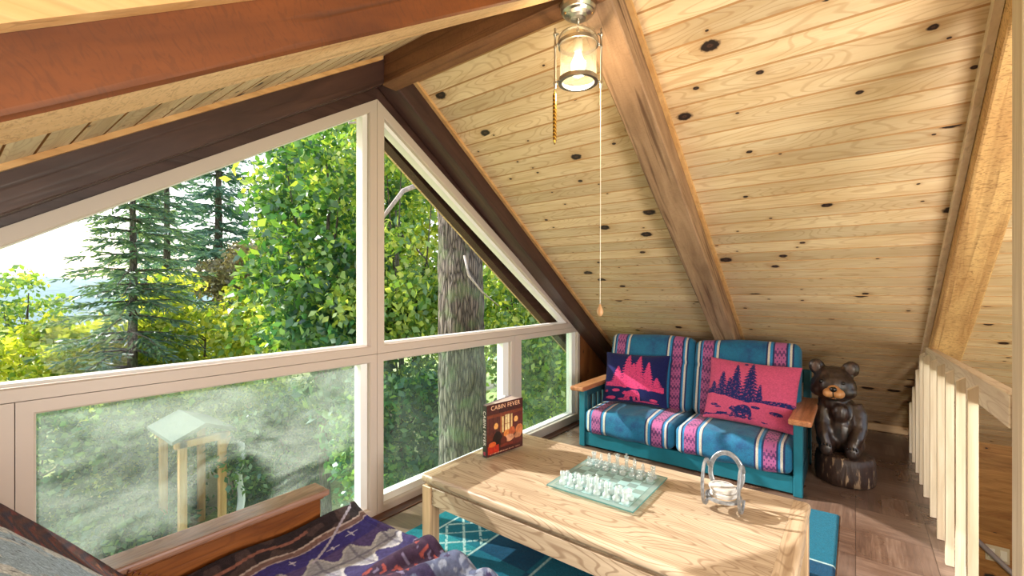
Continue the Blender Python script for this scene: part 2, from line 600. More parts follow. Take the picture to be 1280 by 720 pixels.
# ---------------------------------------------------------------- floor
def floor_mat():
    m, nt, b = new_mat('parquet_floor')
    tc = nd(nt, 'ShaderNodeTexCoord')
    sep = nd(nt, 'ShaderNodeSeparateXYZ', {0: tc.outputs['Object']})
    x, y = sep.outputs[0], sep.outputs[1]
    T = .305
    ix = mth(nt, 'FLOOR', mth(nt, 'DIVIDE', x, T)); iy = mth(nt, 'FLOOR', mth(nt, 'DIVIDE', y, T))
    par = mth(nt, 'MODULO', mth(nt, 'ABSOLUTE', mth(nt, 'ADD', ix, iy)), 2.0)
    # strips run along x in even tiles, along y in odd ones
    across = mth(nt, 'ADD', mth(nt, 'MULTIPLY', par, x), mth(nt, 'MULTIPLY', mth(nt, 'SUBTRACT', 1.0, par), y))
    along = mth(nt, 'ADD', mth(nt, 'MULTIPLY', par, y), mth(nt, 'MULTIPLY', mth(nt, 'SUBTRACT', 1.0, par), x))
    st = mth(nt, 'DIVIDE', across, T / 5)
    si = mth(nt, 'FLOOR', st); sf = mth(nt, 'FRACT', st)
    wn = nd(nt, 'ShaderNodeTexWhiteNoise', {'Vector': comb(nt, si, ix, iy)}, noise_dimensions='3D')
    wt = nd(nt, 'ShaderNodeTexWhiteNoise', {'Vector': comb(nt, ix, iy, 3.0)}, noise_dimensions='3D')
    n1 = nd(nt, 'ShaderNodeTexNoise', {'Vector': comb(nt, mth(nt, 'MULTIPLY', along, 5.0), mth(nt, 'MULTIPLY', across, 70.0), wn.outputs['Value']), 'Scale': 1.0, 'Detail': 4.0, 'Distortion': .6})
    f = mth(nt, 'ADD', mth(nt, 'MULTIPLY', n1.outputs[0], .6), mth(nt, 'ADD', mth(nt, 'MULTIPLY', wn.outputs['Value'], .25), mth(nt, 'MULTIPLY', wt.outputs['Value'], .2)))
    col = ramp(nt, f, [(.25, lin(64, 46, 38)), (.55, lin(100, 76, 62)), (.85, lin(136, 112, 96))])
    wear = nd(nt, 'ShaderNodeTexNoise', {'Vector': tc.outputs['Object'], 'Scale': 2.2, 'Detail': 5.0})
    col = mixc(nt, ramp(nt, wear.outputs[0], [(.45, (0, 0, 0, 1)), (.7, (.45, .45, .45, 1))]), col, lin(148, 128, 116))
    tx = mth(nt, 'FRACT', mth(nt, 'DIVIDE', x, T)); ty = mth(nt, 'FRACT', mth(nt, 'DIVIDE', y, T))
    edge = mth(nt, 'MAXIMUM', mth(nt, 'LESS_THAN', tx, .012), mth(nt, 'MAXIMUM', mth(nt, 'LESS_THAN', ty, .012), mth(nt, 'MULTIPLY', mth(nt, 'LESS_THAN', sf, .03), .45)))
    col = mixc(nt, mth(nt, 'MULTIPLY', edge, .7), col, lin(50, 34, 26))
    nt.links.new(col, b.inputs['Base Color'])
    b.inputs['Roughness'].default_value = .33
    nt.links.new(mth(nt, 'ADD', .16, mth(nt, 'MULTIPLY', wear.outputs[0], .26)), b.inputs['Roughness'])
    bump(nt, b, mth(nt, 'SUBTRACT', n1.outputs[0], edge), .12, .004)
    return m
bm = B()
YF = -.39
box(bm, -2.45, 1.95, YB, YG + .16, -.22, 0)
box(bm, 1.95, 5.45, YF, YG + .16, -.22, 0)
structure(obj('floor', bm, floor_mat()), 'worn brown parquet floor of the loft', 'floor')
M_dark_sill = wood('dark_sill_wood', lin(70, 40, 26), lin(104, 62, 42), axis='x', grain=40, lines=.3, rough=.5)
bm = B(); box(bm, -.80, 3.94, YG - .075, YG, 0, .006, .002)
structure(obj('trim_14', bm, M_dark_sill), 'dark brown strip on the floor along the foot of the windows', 'trim')
M_base = wood('baseboard_pine', lin(186, 150, 108), lin(214, 182, 140), axis='y', grain=50, lines=.2, rough=.55)
bm = B(); box(bm, 5.30, 5.33, YF + .02, 2.04, 0, .068, .004)
structure(obj('baseboard_right', bm, M_base), 'pale plank along the foot of the sloping right wall', 'baseboard')

def uv_box_project(o, axis_u, axis_v, off=0.0):
    uvl = o.data.uv_layers.new(name='UVMap')
    for lp in o.data.loops:
        co = o.data.vertices[lp.vertex_index].co
        uvl.data[lp.index].uv = (co[axis_u], co[axis_v] + off)

# gable wall beside the windows (dark boards below the rafters) and wall of the stairwell
def poly_wall(name, poly, y0, y1, mat, label, au=2, av=0):
    bm = B(); prism(bm, poly, y0, y1)
    o = obj(name, bm, mat); structure(o, label, 'wall'); uv_box_project(o, au, av, 7.0)
    return o
M_gable = wood('brown_gable_boards', lin(120, 70, 38), lin(156, 98, 56), uv=True, board=.19, knots=.4, knot_size=.03, grain=30, lines=.35,
               vary=.12, rough=.5, bumpy=.05)
poly_wall('wall_gable', [(3.935, -.2), (5.45, -.2), (5.45, 0.0), (3.935, roof(3.935) - .02)], YG, YG + .12, M_gable,
          'brown boarded gable wall between the window and the right slope')
poly_wall('wall_gable', [(-.815, -.2), (-.815, roof(-.815) - .02), (-2.45, roof(-2.45)), (-2.45, -.2)], YG, YG + .12, M_gable,
          'brown boarded gable wall left of the windows')
for sgn, xe in ((1, 5.4), (-1, -2.35)):
    m_ = MR if sgn > 0 else ML
    xf = XR + sgn * 2.335
    bm = B(); prism(bm, [(XR, 2.400), (xf, 2.400 - .63 * 2.335), (xf, roof(xf) - .004), (XR, ZR - .006)], YG + .012, YG + .10)
    structure(obj('wall_gable', bm, M_beam_dark), 'dark band between the %s window slope and the rafter' % ('right' if sgn > 0 else 'left'), 'wall')
bm = B(); box(bm, 5.40, 5.52, YB, YF + .0, -2.62, .02)
o = obj('wall_right', bm, M_wallpine); structure(o, 'stained pine boards of the stairwell wall below the roof', 'wall'); uv_box_project(o, 1, 2, 11.0)
bm = B(); box(bm, 1.95, 5.52, YB - .1, YB, -2.62, .30)
o = obj('wall_stair', bm, M_wallpine); structure(o, 'stained pine boards at the back of the stairwell', 'wall'); uv_box_project(o, 0, 2, 31.0)
bm = B(); box(bm, 1.93, 5.45, YF + .001, YF + .12, -2.62, -.221)
o = obj('wall_stair', bm, M_wallpine); structure(o, 'stained pine boards under the loft edge in the stairwell', 'wall'); uv_box_project(o, 0, 2, 41.0)
bm = B(); box(bm, 1.85, 5.52, YB - .1, YF, -2.72, -2.62)
structure(obj('floor', bm, M_dark_sill), 'dark floor at the foot of the stairwell', 'floor')

# ---------------------------------------------------------------- windows
def inset_poly(poly, ds):
    n = len(poly); out = []
    lines = []
    for i in range(n):
        a = Vector(poly[i]); b = Vector(poly[(i + 1) % n])
        d = (b - a).normalized(); nrm = Vector((-d.y, d.x))      # poly is counter-clockwise -> inward
        lines.append((a + nrm * ds[i], d))
    for i in range(n):
        p, d = lines[i - 1]; q, e = lines[i]
        den = d.x * e.y - d.y * e.x
        t = ((q.x - p.x) * e.y - (q.y - p.y) * e.x) / den
        out.append((p.x + d.x * t, p.y + d.y * t))
    return out

def glass_mat(name, tint=(1, 1, 1, 1), refl=1.0, haze=None):
    m, nt, b = new_mat(name)
    out = nt.nodes['Material Output']
    tr = nd(nt, 'ShaderNodeBsdfTransparent', {'Color': tint})
    gl = nd(nt, 'ShaderNodeBsdfGlossy', {'Color': (refl, refl, refl, 1), 'Roughness': .02})
    fr = nd(nt, 'ShaderNodeLayerWeight', {'Blend': .12})
    f = mth(nt, 'MULTIPLY', fr.outputs['Fresnel'], .28)
    sh = nd(nt, 'ShaderNodeMixShader', {0: f, 1: tr.outputs[0], 2: gl.outputs[0]})
    s = sh.outputs[0]
    if haze:
        tc = nd(nt, 'ShaderNodeTexCoord')
        mp = nd(nt, 'ShaderNodeMapping', {'Vector': tc.outputs['Object'], 'Scale': haze['scale'], 'Rotation': (0, haze.get('rot', 0), 0)})
        n = nd(nt, 'ShaderNodeTexNoise', {'Vector': mp.outputs[0], 'Scale': 1.0, 'Detail': 5.0, 'Roughness': .6, 'Distortion': .7})
        n2 = nd(nt, 'ShaderNodeTexNoise', {'Vector': tc.outputs['Object'], 'Scale': 95.0, 'Detail': 2.0})
        f = ramp(nt, n.outputs[0], [(haze['lo'], (haze['min'],) * 3 + (1,)), (haze['hi'], (haze['max'],) * 3 + (1,))])
        sp = ramp(nt, n2.outputs[0], [(.62, (0, 0, 0, 1)), (.74, (.22, .22, .22, 1))])
        f = mth(nt, 'ADD', f, mth(nt, 'MULTIPLY', sp, haze.get('drops', 1.0)))
        if haze.get('clear'):                     # where someone wiped the condensation away
            sepo = nd(nt, 'ShaderNodeSeparateXYZ', {0: tc.outputs['Object']})
            for (cx, cz, rx, rz, lo) in haze['clear']:
                dx = mth(nt, 'DIVIDE', mth(nt, 'SUBTRACT', sepo.outputs[0], cx), rx)
                dz = mth(nt, 'DIVIDE', mth(nt, 'SUBTRACT', sepo.outputs[2], cz), rz)
                dd = mth(nt, 'SQRT', mth(nt, 'ADD', mth(nt, 'MULTIPLY', dx, dx), mth(nt, 'MULTIPLY', dz, dz)))
                dd = mth(nt, 'ADD', dd, mth(nt, 'MULTIPLY', mth(nt, 'SUBTRACT', n.outputs[0], .5), 1.6))
                f = mth(nt, 'MULTIPLY', f, ramp(nt, dd, [(.55, (lo, lo, lo, 1)), (1.15, (1, 1, 1, 1))]))
        df = nd(nt, 'ShaderNodeBsdfTranslucent', {'Color': (.52, .58, .54, 1)})
        d2 = nd(nt, 'ShaderNodeBsdfDiffuse', {'Color': (.62, .67, .65, 1)})
        ms = nd(nt, 'ShaderNodeMixShader', {0: .4, 1: df.outputs[0], 2: d2.outputs[0]})
        s2 = nd(nt, 'ShaderNodeMixShader', {0: f, 1: s, 2: ms.outputs[0]})
        s = s2.outputs[0]
    nt.links.new(s, out.inputs[0])
    return m
G_clear = glass_mat('window_glass')
G_haze = glass_mat('misted_glass', tint=(.93, 1, .97, 1), haze=dict(scale=(2.6, 1, 5.5), rot=.5, lo=.36, hi=.74, min=.05, max=.30, drops=.4,
                   clear=[(.86, .30, .22, .40, .12), (1.28, .22, .30, .24, .25), (.50, .18, .20, .18, .3)]))
G_mist = glass_mat('lightly_misted_glass', tint=(.90, 1, .96, 1), haze=dict(scale=(2.5, 1, 2.5), rot=.3, lo=.35, hi=.75, min=.005, max=.05, drops=.07))

def window(name, poly, ds, bead, glass, label):
    """Vinyl frame round a polygon of X,Z points (counter-clockwise seen from inside) + bead + pane."""
    n = len(poly)
    ins = inset_poly(poly, ds)
    ins2 = inset_poly(poly, [d + b_ for d, b_ in zip(ds, bead)])
    outer = inset_poly(poly, [.0012] * n)
    y0, y1, yb = YG, YG + .11, YG + .028
    def ring(bm, a, ya, b, yb_):
        va = [bm.verts.new((x, ya, z)) for x, z in a]; vb = [bm.verts.new((x, yb_, z)) for x, z in b]
        for i in range(n):
            bm.faces.new((va[i], va[(i + 1) % n], vb[(i + 1) % n], vb[i]))
    bm = B()
    ch = inset_poly(poly, [d - .006 for d in ds])
    ring(bm, outer, y0, ch, y0); ring(bm, ch, y0, ins, y0 + .006); ring(bm, ins, y0 + .006, ins, y1)
    ring(bm, ins, y1, outer, y1); ring(bm, outer, y1, outer, y0)
    bmesh.ops.remove_doubles(bm, verts=bm.verts, dist=1e-5)
    w = structure(obj(name, bm, M_frame), label, 'window')
    bm = B()
    in_ = inset_poly(poly, [d - .0005 for d in ds])
    ring(bm, in_, yb, ins2, yb + .012); ring(bm, ins2, yb + .012, ins2, y1 - .01); ring(bm, ins2, y1 - .01, in_, y1 - .01)
    obj('glazing_bead', bm, M_bead, w)
    bm = B()
    gp = inset_poly(poly, [d + b_ - .004 for d, b_ in zip(ds, bead)])
    prism(bm, gp, YG + .070, YG + .074)
    obj('glass_pane', bm, glass, w)
    return w
ZM = .930; XM = 1.553
wt = lambda x: 2.402 - .63 * abs(x - XR)
XL0 = XR - (2.402 - ZM) / .63; XR0 = XR + (2.402 - ZM) / .63
f = .048
# corners listed counter-clockwise in (X, Z)
window('window_1', [(XL0, ZM), (XM, ZM), (XM, wt(XM))], [f, f, .054], [.010, .022, .004], G_clear,
       'triangular upper left pane in a shaded white frame looking onto treetops')
window('window_2', [(XM, ZM), (XR0, ZM), (XM, wt(XM))], [f, .054, f + .005], [.010, .016, .004], G_clear,
       'triangular upper right pane in a shaded white frame with the big tree trunk behind')
window('window_3', [(.158, 0), (XM, 0), (XM, ZM), (.158, ZM)], [f, f, f, f], [.02, .035, .004, .004], G_haze,
       'wide misted lower pane behind the wooden armrest')
window('window_4', [(XL0, 0), (.158, 0), (.158, ZM), (XL0, ZM)], [f, .05, f, f], [.02, .04, .03, .03], G_mist,
       'lower pane at the far left edge with a white sash')
window('window_5', [(XM, 0), (2.86, 0), (2.86, ZM), (XM, ZM)], [f, .05, f, f], [.035, .055, .004, .004], G_mist,
       'lower pane directly behind the standing book')
window('window_6', [(2.86, 0), (3.93, 0), (3.93, ZM), (2.86, ZM)], [.075, .045, f, .095], [.01, .05, .004, .006], G_mist,
       'lower pane beside the teal loveseat')
w5 = bpy.data.objects['window_5']
bm = B(); box(bm, 2.755, 2.79, YG + .018, YG + .040, .34, .46, .004); box(bm, 2.762, 2.783, YG - .004, YG + .018, .375, .425, .003)
obj('window_latch', bm, M_bead, w5)
# ================================================================== teal loveseat
M_teal = plain('teal_paint', lin(24, 104, 122), rough=.42, nscale=9, namt=.10)
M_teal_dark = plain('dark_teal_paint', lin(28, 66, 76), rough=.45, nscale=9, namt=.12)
M_arm = wood('reddish_arm_wood', lin(158, 96, 60), lin(198, 138, 98), axis='x', grain=40, lines=.35, line_col=lin(96, 50, 30), rough=.4, cathedral=.2)

def stripe_cloth(name):
    m, nt, b = new_mat(name)
    tc = nd(nt, 'ShaderNodeTexCoord')
    g = nd(nt, 'ShaderNodeSeparateXYZ', {0: tc.outputs['Generated']})
    o = nd(nt, 'ShaderNodeSeparateXYZ', {0: tc.outputs['Object']})
    t = mth(nt, 'SUBTRACT', 1.0, g.outputs[1])           # 0 at the window end of each cushion
    TE, NV, WH, PK, BL = lin(10, 106, 146), lin(20, 42, 92), lin(206, 198, 186), lin(174, 88, 142), lin(30, 126, 182)
    st = [(0, TE), (.045, WH), (.068, NV), (.085, BL), (.10, PK), (.205, NV), (.222, BL), (.24, WH), (.262, NV), (.272, TE),
          (.70, NV), (.715, WH), (.737, BL), (.76, NV), (.775, PK), (.875, NV), (.89, BL), (.905, WH), (.925, NV), (.94, TE)]
    base = ramp(nt, t, st, 'CONSTANT')
    isp = mth(nt, 'ADD', mth(nt, 'MULTIPLY', mth(nt, 'GREATER_THAN', t, .10), mth(nt, 'LESS_THAN', t, .205)),
              mth(nt, 'MULTIPLY', mth(nt, 'GREATER_THAN', t, .775), mth(nt, 'LESS_THAN', t, .875)))
    s = mth(nt, 'SUBTRACT', o.outputs[0], o.outputs[2])
    zz = mth(nt, 'MULTIPLY', mth(nt, 'SINE', mth(nt, 'MULTIPLY', s, 150.0)), mth(nt, 'SINE', mth(nt, 'MULTIPLY', t, 178.0)))
    zz = mth(nt, 'ADD', zz, mth(nt, 'MULTIPLY', mth(nt, 'SINE', mth(nt, 'MULTIPLY', s, 75.0)), .5))
    orn = mth(nt, 'MULTIPLY', isp, mth(nt, 'GREATER_THAN', zz, .22))
    col = mixc(nt, mth(nt, 'MULTIPLY', orn, .85), base, lin(78, 36, 92))
    nz = nd(nt, 'ShaderNodeTexNoise', {'Vector': tc.outputs['Object'], 'Scale': 7.0, 'Detail': 6.0, 'Roughness': .65})
    cen = mth(nt, 'MULTIPLY', mth(nt, 'GREATER_THAN', t, .272), mth(nt, 'LESS_THAN', t, .70))
    crush = mth(nt, 'MULTIPLY', cen, ramp(nt, nz.outputs[0], [(.48, (0, 0, 0, 1)), (.66, (.75, .75, .75, 1))]))
    col = mixc(nt, crush, col, lin(14, 56, 116))
    n2 = nd(nt, 'ShaderNodeTexNoise', {'Vector': tc.outputs['Object'], 'Scale': 130.0, 'Detail': 3.0})
    col = mixc(nt, 1.0, col, ramp(nt, n2.outputs[0], [(.3, (.75, .75, .75, 1)), (.7, (1, 1, 1, 1))]), 'MULTIPLY')
    nt.links.new(col, b.inputs['Base Color'])
    b.inputs['Roughness'].default_value = .8
    b.inputs['Sheen Weight'].default_value = .12
    bump(nt, b, mth(nt, 'ADD', n2.outputs[0], mth(nt, 'MULTIPLY', nz.outputs[0], 2.0)), .35, .006)
    return m
M_stripe = stripe_cloth('blanket_stripe_cloth')

SX0, SX1, SY0, SY1 = 3.29, 4.02, .262, 1.832
sofa = thing('loveseat', 'teal painted wooden loveseat with blue and pink striped cushions under the sloping wall', 'sofa', ((SX0 + SX1) / 2, (SY0 + SY1) / 2, 0))
for (x, y, zt) in ((SX0, SY0, .462), (SX0, SY1 - .05, .462), (SX1 - .055, SY0, .70), (SX1 - .055, SY1 - .05, .70)):
    bm = B(); box(bm, x, x + .052, y, y + .05, 0, zt, .004); obj('leg', bm, M_teal, sofa)
bm = B(); box(bm, SX0 + .012, SX0 + .042, SY0 + .05, SY1 - .05, .012, .120, .004); obj('front_rail', bm, M_teal, sofa)
bm = B(); box(bm, SX1 - .045, SX1 - .015, SY0 + .05, SY1 - .05, .012, .120, .004); obj('back_rail', bm, M_teal, sofa)
bm = B(); box(bm, SX1 - .045, SX1 - .015, SY0 + .05, SY1 - .05, .60, .70, .004); obj('top_rail', bm, M_teal, sofa)
for y in np.linspace(SY0 + .14, SY1 - .14, 12):
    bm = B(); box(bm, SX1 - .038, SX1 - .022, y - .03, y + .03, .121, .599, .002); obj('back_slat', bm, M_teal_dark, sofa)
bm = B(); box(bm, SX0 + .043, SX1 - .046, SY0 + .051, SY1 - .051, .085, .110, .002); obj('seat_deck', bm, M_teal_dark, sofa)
for ys in (SY0, SY1 - .05):
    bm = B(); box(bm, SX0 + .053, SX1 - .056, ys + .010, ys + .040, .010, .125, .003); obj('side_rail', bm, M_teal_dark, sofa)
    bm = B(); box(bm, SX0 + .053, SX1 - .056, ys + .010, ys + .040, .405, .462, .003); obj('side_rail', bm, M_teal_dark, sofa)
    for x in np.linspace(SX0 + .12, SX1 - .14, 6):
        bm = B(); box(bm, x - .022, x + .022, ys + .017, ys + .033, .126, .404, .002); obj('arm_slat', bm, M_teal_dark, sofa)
for (y0, y1) in ((SY0 - .052, SY0 + .072), (SY1 - .072, SY1 + .052)):
    bm = B(); box(bm, SX0 - .065, SX1 - .057, y0, y1, .4625, .500, .012, seg=3); obj('armrest', bm, M_arm, sofa, smooth=False)

CW = (SY1 - SY0 - .10) / 2
for k in range(2):
    yc = SY0 + .05 + CW * (k + .5)
    Vq, Fq = soft_block(.60, CW - .008, .190, .045, 44, 60, 14, bulge=(.012, .006, .026))
    # front edge droops over the rail and sinks a little at the middle
    u = Vq[:, 0] / .3; w = Vq[:, 1] / (CW / 2)
    Vq[:, 2] -= .016 * np.clip(-u - .45, 0, 1) * (1 - .3 * w ** 2) + .006 * np.sin(w * 9 + k) * np.clip(-u, 0, 1)
    Vq[:, 2] += .004 * np.sin(w * 14 + u * 5 + k * 2) * (1 - u ** 2)
    o = np_obj('seat_cushion', Vq, Fq, M_stripe, sofa, True, local=True)
    o.location = Vector((SX0 + .285, yc, .216)) - sofa.location
    o.rotation_euler = (0, math.radians(1.5), 0)
    Vq, Fq = soft_block(.165, CW - .010, .60, .052, 14, 60, 44, bulge=(.038, .008, .012))
    u = Vq[:, 2] / .30; w = Vq[:, 1] / (CW / 2)
    crease = np.exp(-((u - .30) / .06) ** 2)
    Vq[:, 0] += .018 * crease * (Vq[:, 0] < 0)
    Vq[:, 2] += .004 * np.clip(u, 0, 1) * np.cos(w * 4 + k * 1.3) - .012 * np.clip(u, 0, 1) * w * (1 if k == 0 else .3)
    o = np_obj('back_cushion', Vq, Fq, M_stripe, sofa, True, local=True)
    o.location = Vector((3.822, yc, .595)) - sofa.location
    o.rotation_euler = (0, math.radians(12.5), 0)

# ---------------------------------------------------------------- throw pillows (lodge design woven in)
def tree_mask(u, v, cx, base, top, hw, seed):
    t = (top - v) / (top - base)
    k = 9 + seed % 3
    saw = (t * k + .25 * np.abs(u - cx) / hw) % 1.0
    w = hw * (np.clip(t, 0, 1) ** .85) * (.42 + .58 * saw) + .008
    rag = .35 * (vnoise(u * 70, v * 70, seed) - .5) * w
    return (t > 0) & (t < 1.02) & (np.abs(u - cx) < w + rag)
BEAR = [(.00, .52), (.03, .60), (.10, .66), (.14, .74), (.17, .70), (.22, .74), (.26, .68), (.34, .74), (.46, .86), (.60, .92), (.74, .92),
        (.88, .84), (.97, .66), (1.0, .44), (.99, .20), (1.0, .04), (.88, .0), (.84, .10), (.85, .26), (.76, .34), (.74, .20), (.76, .04), (.62, .0),
        (.60, .10), (.60, .30), (.46, .32), (.40, .18), (.44, .04), (.30, .0), (.27, .06), (.26, .26), (.20, .12), (.18, .02), (.06, .0), (.04, .06), (.10, .16),
        (.16, .34), (.16, .44), (.08, .44)]
def design(u, v, fg, bg, pink):
    m = np.zeros(u.shape, bool)
    if pink:
        trees = [(.35, .44, .93, .105, 1), (.515, .40, .985, .13, 2), (.19, .46, .78, .085, 3), (.63, .40, .64, .04, 4), (.08, .46, .60, .06, 5), (.28, .45, .70, .06, 9)]
    else:
        trees = [(.41, .36, .98, .16, 1), (.58, .36, .97, .15, 2), (.25, .36, .72, .13, 3), (.73, .36, .84, .12, 4), (.87, .35, .54, .09, 5), (.50, .36, .80, .14, 6)]
    for a in trees:
        m |= tree_mask(u, v, *a)
    n = vnoise(u * 16, v * 30, 5)
    if pink:
        yc = .405 + .03 * np.sin(u * 7 + 1) - .13 * np.clip(u - .55, 0, 1) + .0 * u
        th = .035 + .05 * (vnoise(u * 12, v * 4, 8) - .35)
        m |= np.abs(v - yc) < th
        m |= (np.abs(v - .06 - .04 * np.sin(u * 5)) < .022) & (n > .52)
        for (cx, cy, rx, ry) in ((.60, .265, .055, .022), (.82, .225, .07, .03), (.12, .22, .045, .018), (.17, .19, .04, .015), (.44, .955, .025, .02)):
            m |= ((u - cx) / rx) ** 2 + ((v - cy) / ry) ** 2 < .65 + .7 * n
        bx, by, bw, bh = .30, .06, .26, .24
    else:
        yc = .33 - .05 * (u - .5)
        m |= (np.abs(v - yc) < .03 + .05 * (n - .4)) & (u > .04) & (u < .97)
        for (cx, cy, rx, ry) in ((.24, .225, .07, .03), (.15, .08, .08, .032), (.82, .10, .06, .03), (.07, .20, .03, .025), (.70, .05, .2, .015), (.36, .06, .1, .02)):
            m |= ((u - cx) / rx) ** 2 + ((v - cy) / ry) ** 2 < .6 + .7 * n
        bx, by, bw, bh = .34, .06, .28, .22
    m |= in_poly((u - bx) / bw, (v - by) / bh, BEAR)
    thread = (vnoise(u * 75, v * 75, 31) > .74) & m
    col = np.where((m & ~thread)[..., None], fg, np.where(thread[..., None], .55 * fg + .45 * bg, bg))
    col = col * (.82 + .3 * vnoise(u * 90, v * 90, 3))[..., None]
    return col
M_fleece = attr_mat('pillow_fleece', nscale=420, bumpy=.6, sheen=.12, mottle=.22)
def pillow(name, label, w, h, th, loc, rot, fg, bg, pink, group=None):
    n = 190
    g = np.linspace(0, 1, n + 1)
    U, Vv = np.meshgrid(g, g, indexing='ij')
    a, b_ = 2 * U - 1, 2 * Vv - 1
    prof = np.clip((1 - np.abs(a) ** 2.6) * (1 - np.abs(b_) ** 2.6), 0, 1) ** .52
    # seams curve in between the four corners
    X = a * w / 2 * (1 - .055 * (1 - b_ ** 2)); Z = b_ * h / 2 * (1 - .06 * (1 - a ** 2))
    wr = .004 * np.sin(a * 9 + b_ * 4) + .006 * (vnoise(U * 5, Vv * 5, 12) - .5)
    f = np.stack([X, -th / 2 * prof - wr * prof, Z], -1).reshape(-1, 3)
    k = np.stack([X, th / 2 * prof, Z], -1).reshape(-1, 3)
    F1 = grid_faces(n, n)
    V = np.concatenate([f, k]); Fc = np.concatenate([F1, F1[:, ::-1] + len(f)])
    cf = design(U, Vv, fg, bg, pink).reshape(-1, 3)
    ck = np.repeat(bg[None], len(k), 0)
    key = np.round(V, 6); _, first, inv = np.unique(key, axis=0, return_index=True, return_inverse=True)
    o = np_obj(name, V[first], inv.reshape(-1)[Fc], M_fleece, None, True, col=np.concatenate([cf, ck])[first])
    o.location = loc; o.rotation_euler = rot
    return tag(o, label, 'pillow', group)
NAVY, PINK = c3(32, 38, 92), c3(200, 84, 120)
pillow('throw_pillow', 'navy throw pillow with pink pine trees and a pink bear by the window-side armrest', .55, .43, .15,
       (3.615, 1.475, .545), (math.radians(-17), math.radians(-1), math.radians(-86)), c3(212, 68, 118), c3(30, 34, 84), False, 'throw pillows on the loveseat')
pillow('throw_pillow', 'pink throw pillow with navy pine trees and a navy walking bear', .60, .46, .15,
       (3.575, .600, .555), (math.radians(-20), math.radians(1.5), math.radians(-94)), c3(36, 42, 98), PINK, True, 'throw pillows on the loveseat')

# ================================================================== coffee table
M_oak = wood('light_oak', lin(166, 145, 120), lin(202, 182, 156), axis='y', grain=44, lines=.36, line_col=lin(122, 94, 70), rough=.36, cathedral=.58, fig=150, bumpy=.05, rot_rand=False)
M_oak_x = wood('light_oak_across', lin(166, 142, 114), lin(202, 180, 152), axis='x', grain=44, lines=.34, line_col=lin(116, 84, 58), rough=.38, cathedral=.4, bumpy=.05)
M_oak_z = wood('light_oak_leg', lin(172, 140, 104), lin(206, 174, 138), axis='z', grain=50, lines=.36, line_col=lin(116, 84, 58), rough=.4, bumpy=.05)
TX0, TX1, TY0, TY1, TZ = 1.452, 2.262, .150, 1.690, .400
tab = thing('coffee_table', 'long light oak coffee table with rounded edges standing on the teal rug', 'table', ((TX0 + TX1) / 2, (TY0 + TY1) / 2, .0125), rot=(0, 0, math.radians(.6)))
bm = B(); box(bm, TX0, TX1, TY0 + .062, TY1 - .062, TZ - .042, TZ, .0); 
# rounded long edges
t = bmesh.new(); box(t, TX0, TX1, TY0 + .062, TY1 - .062, TZ - .042, TZ)
bm.free(); bm = t
ed = [e for e in bm.edges if abs(e.verts[0].co.y - e.verts[1].co.y) > .5]
bmesh.ops.bevel(bm, geom=ed, offset=.017, segments=5, profile=.5, affect='EDGES')
obj('tabletop', bm, M_oak, tab)
for (y0, y1, yo) in ((TY0, TY0 + .0615, TY0), (TY1 - .0615, TY1, TY1)):
    bm = B(); box(bm, TX0, TX1, y0, y1, TZ - .042, TZ)
    ed = [e for e in bm.edges if (abs(e.verts[0].co.y - yo) < 1e-4 and abs(e.verts[1].co.y - yo) < 1e-4 and abs(e.verts[0].co.x - e.verts[1].co.x) > .3)
          or (abs(e.verts[0].co.y - e.verts[1].co.y) > .02) or (abs(e.verts[0].co.y - yo) < 1e-4 and abs(e.verts[1].co.y - yo) < 1e-4)]
    bmesh.ops.bevel(bm, geom=ed, offset=.017, segments=5, profile=.5, affect='EDGES')
    obj('end_board', bm, M_oak_x, tab)
bm = B(); box(bm, TX0 + .020, TX1 - .020, TY0 + .020, TY1 - .020, TZ - .056, TZ - .0421, .004); obj('top_moulding', bm, M_oak, tab)
for x in (TX0 + .006, TX1 - .066):
    for y in (TY0 + .006, TY1 - .066):
        bm = B(); box(bm, x, x + .06, y, y + .06, .0125, TZ - .0562, .003); obj('leg', bm, M_oak_z, tab)
for x in (TX0 + .012, TX1 - .034):
    bm = B(); box(bm, x, x + .022, TY0 + .0665, TY1 - .0665, TZ - .142, TZ - .0562, .002); obj('apron', bm, M_oak, tab)
for y in (TY0 + .012, TY1 - .034):
    bm = B(); box(bm, TX0 + .0665, TX1 - .0665, y, y + .022, TZ - .142, TZ - .0562, .002); obj('apron', bm, M_oak_x, tab)

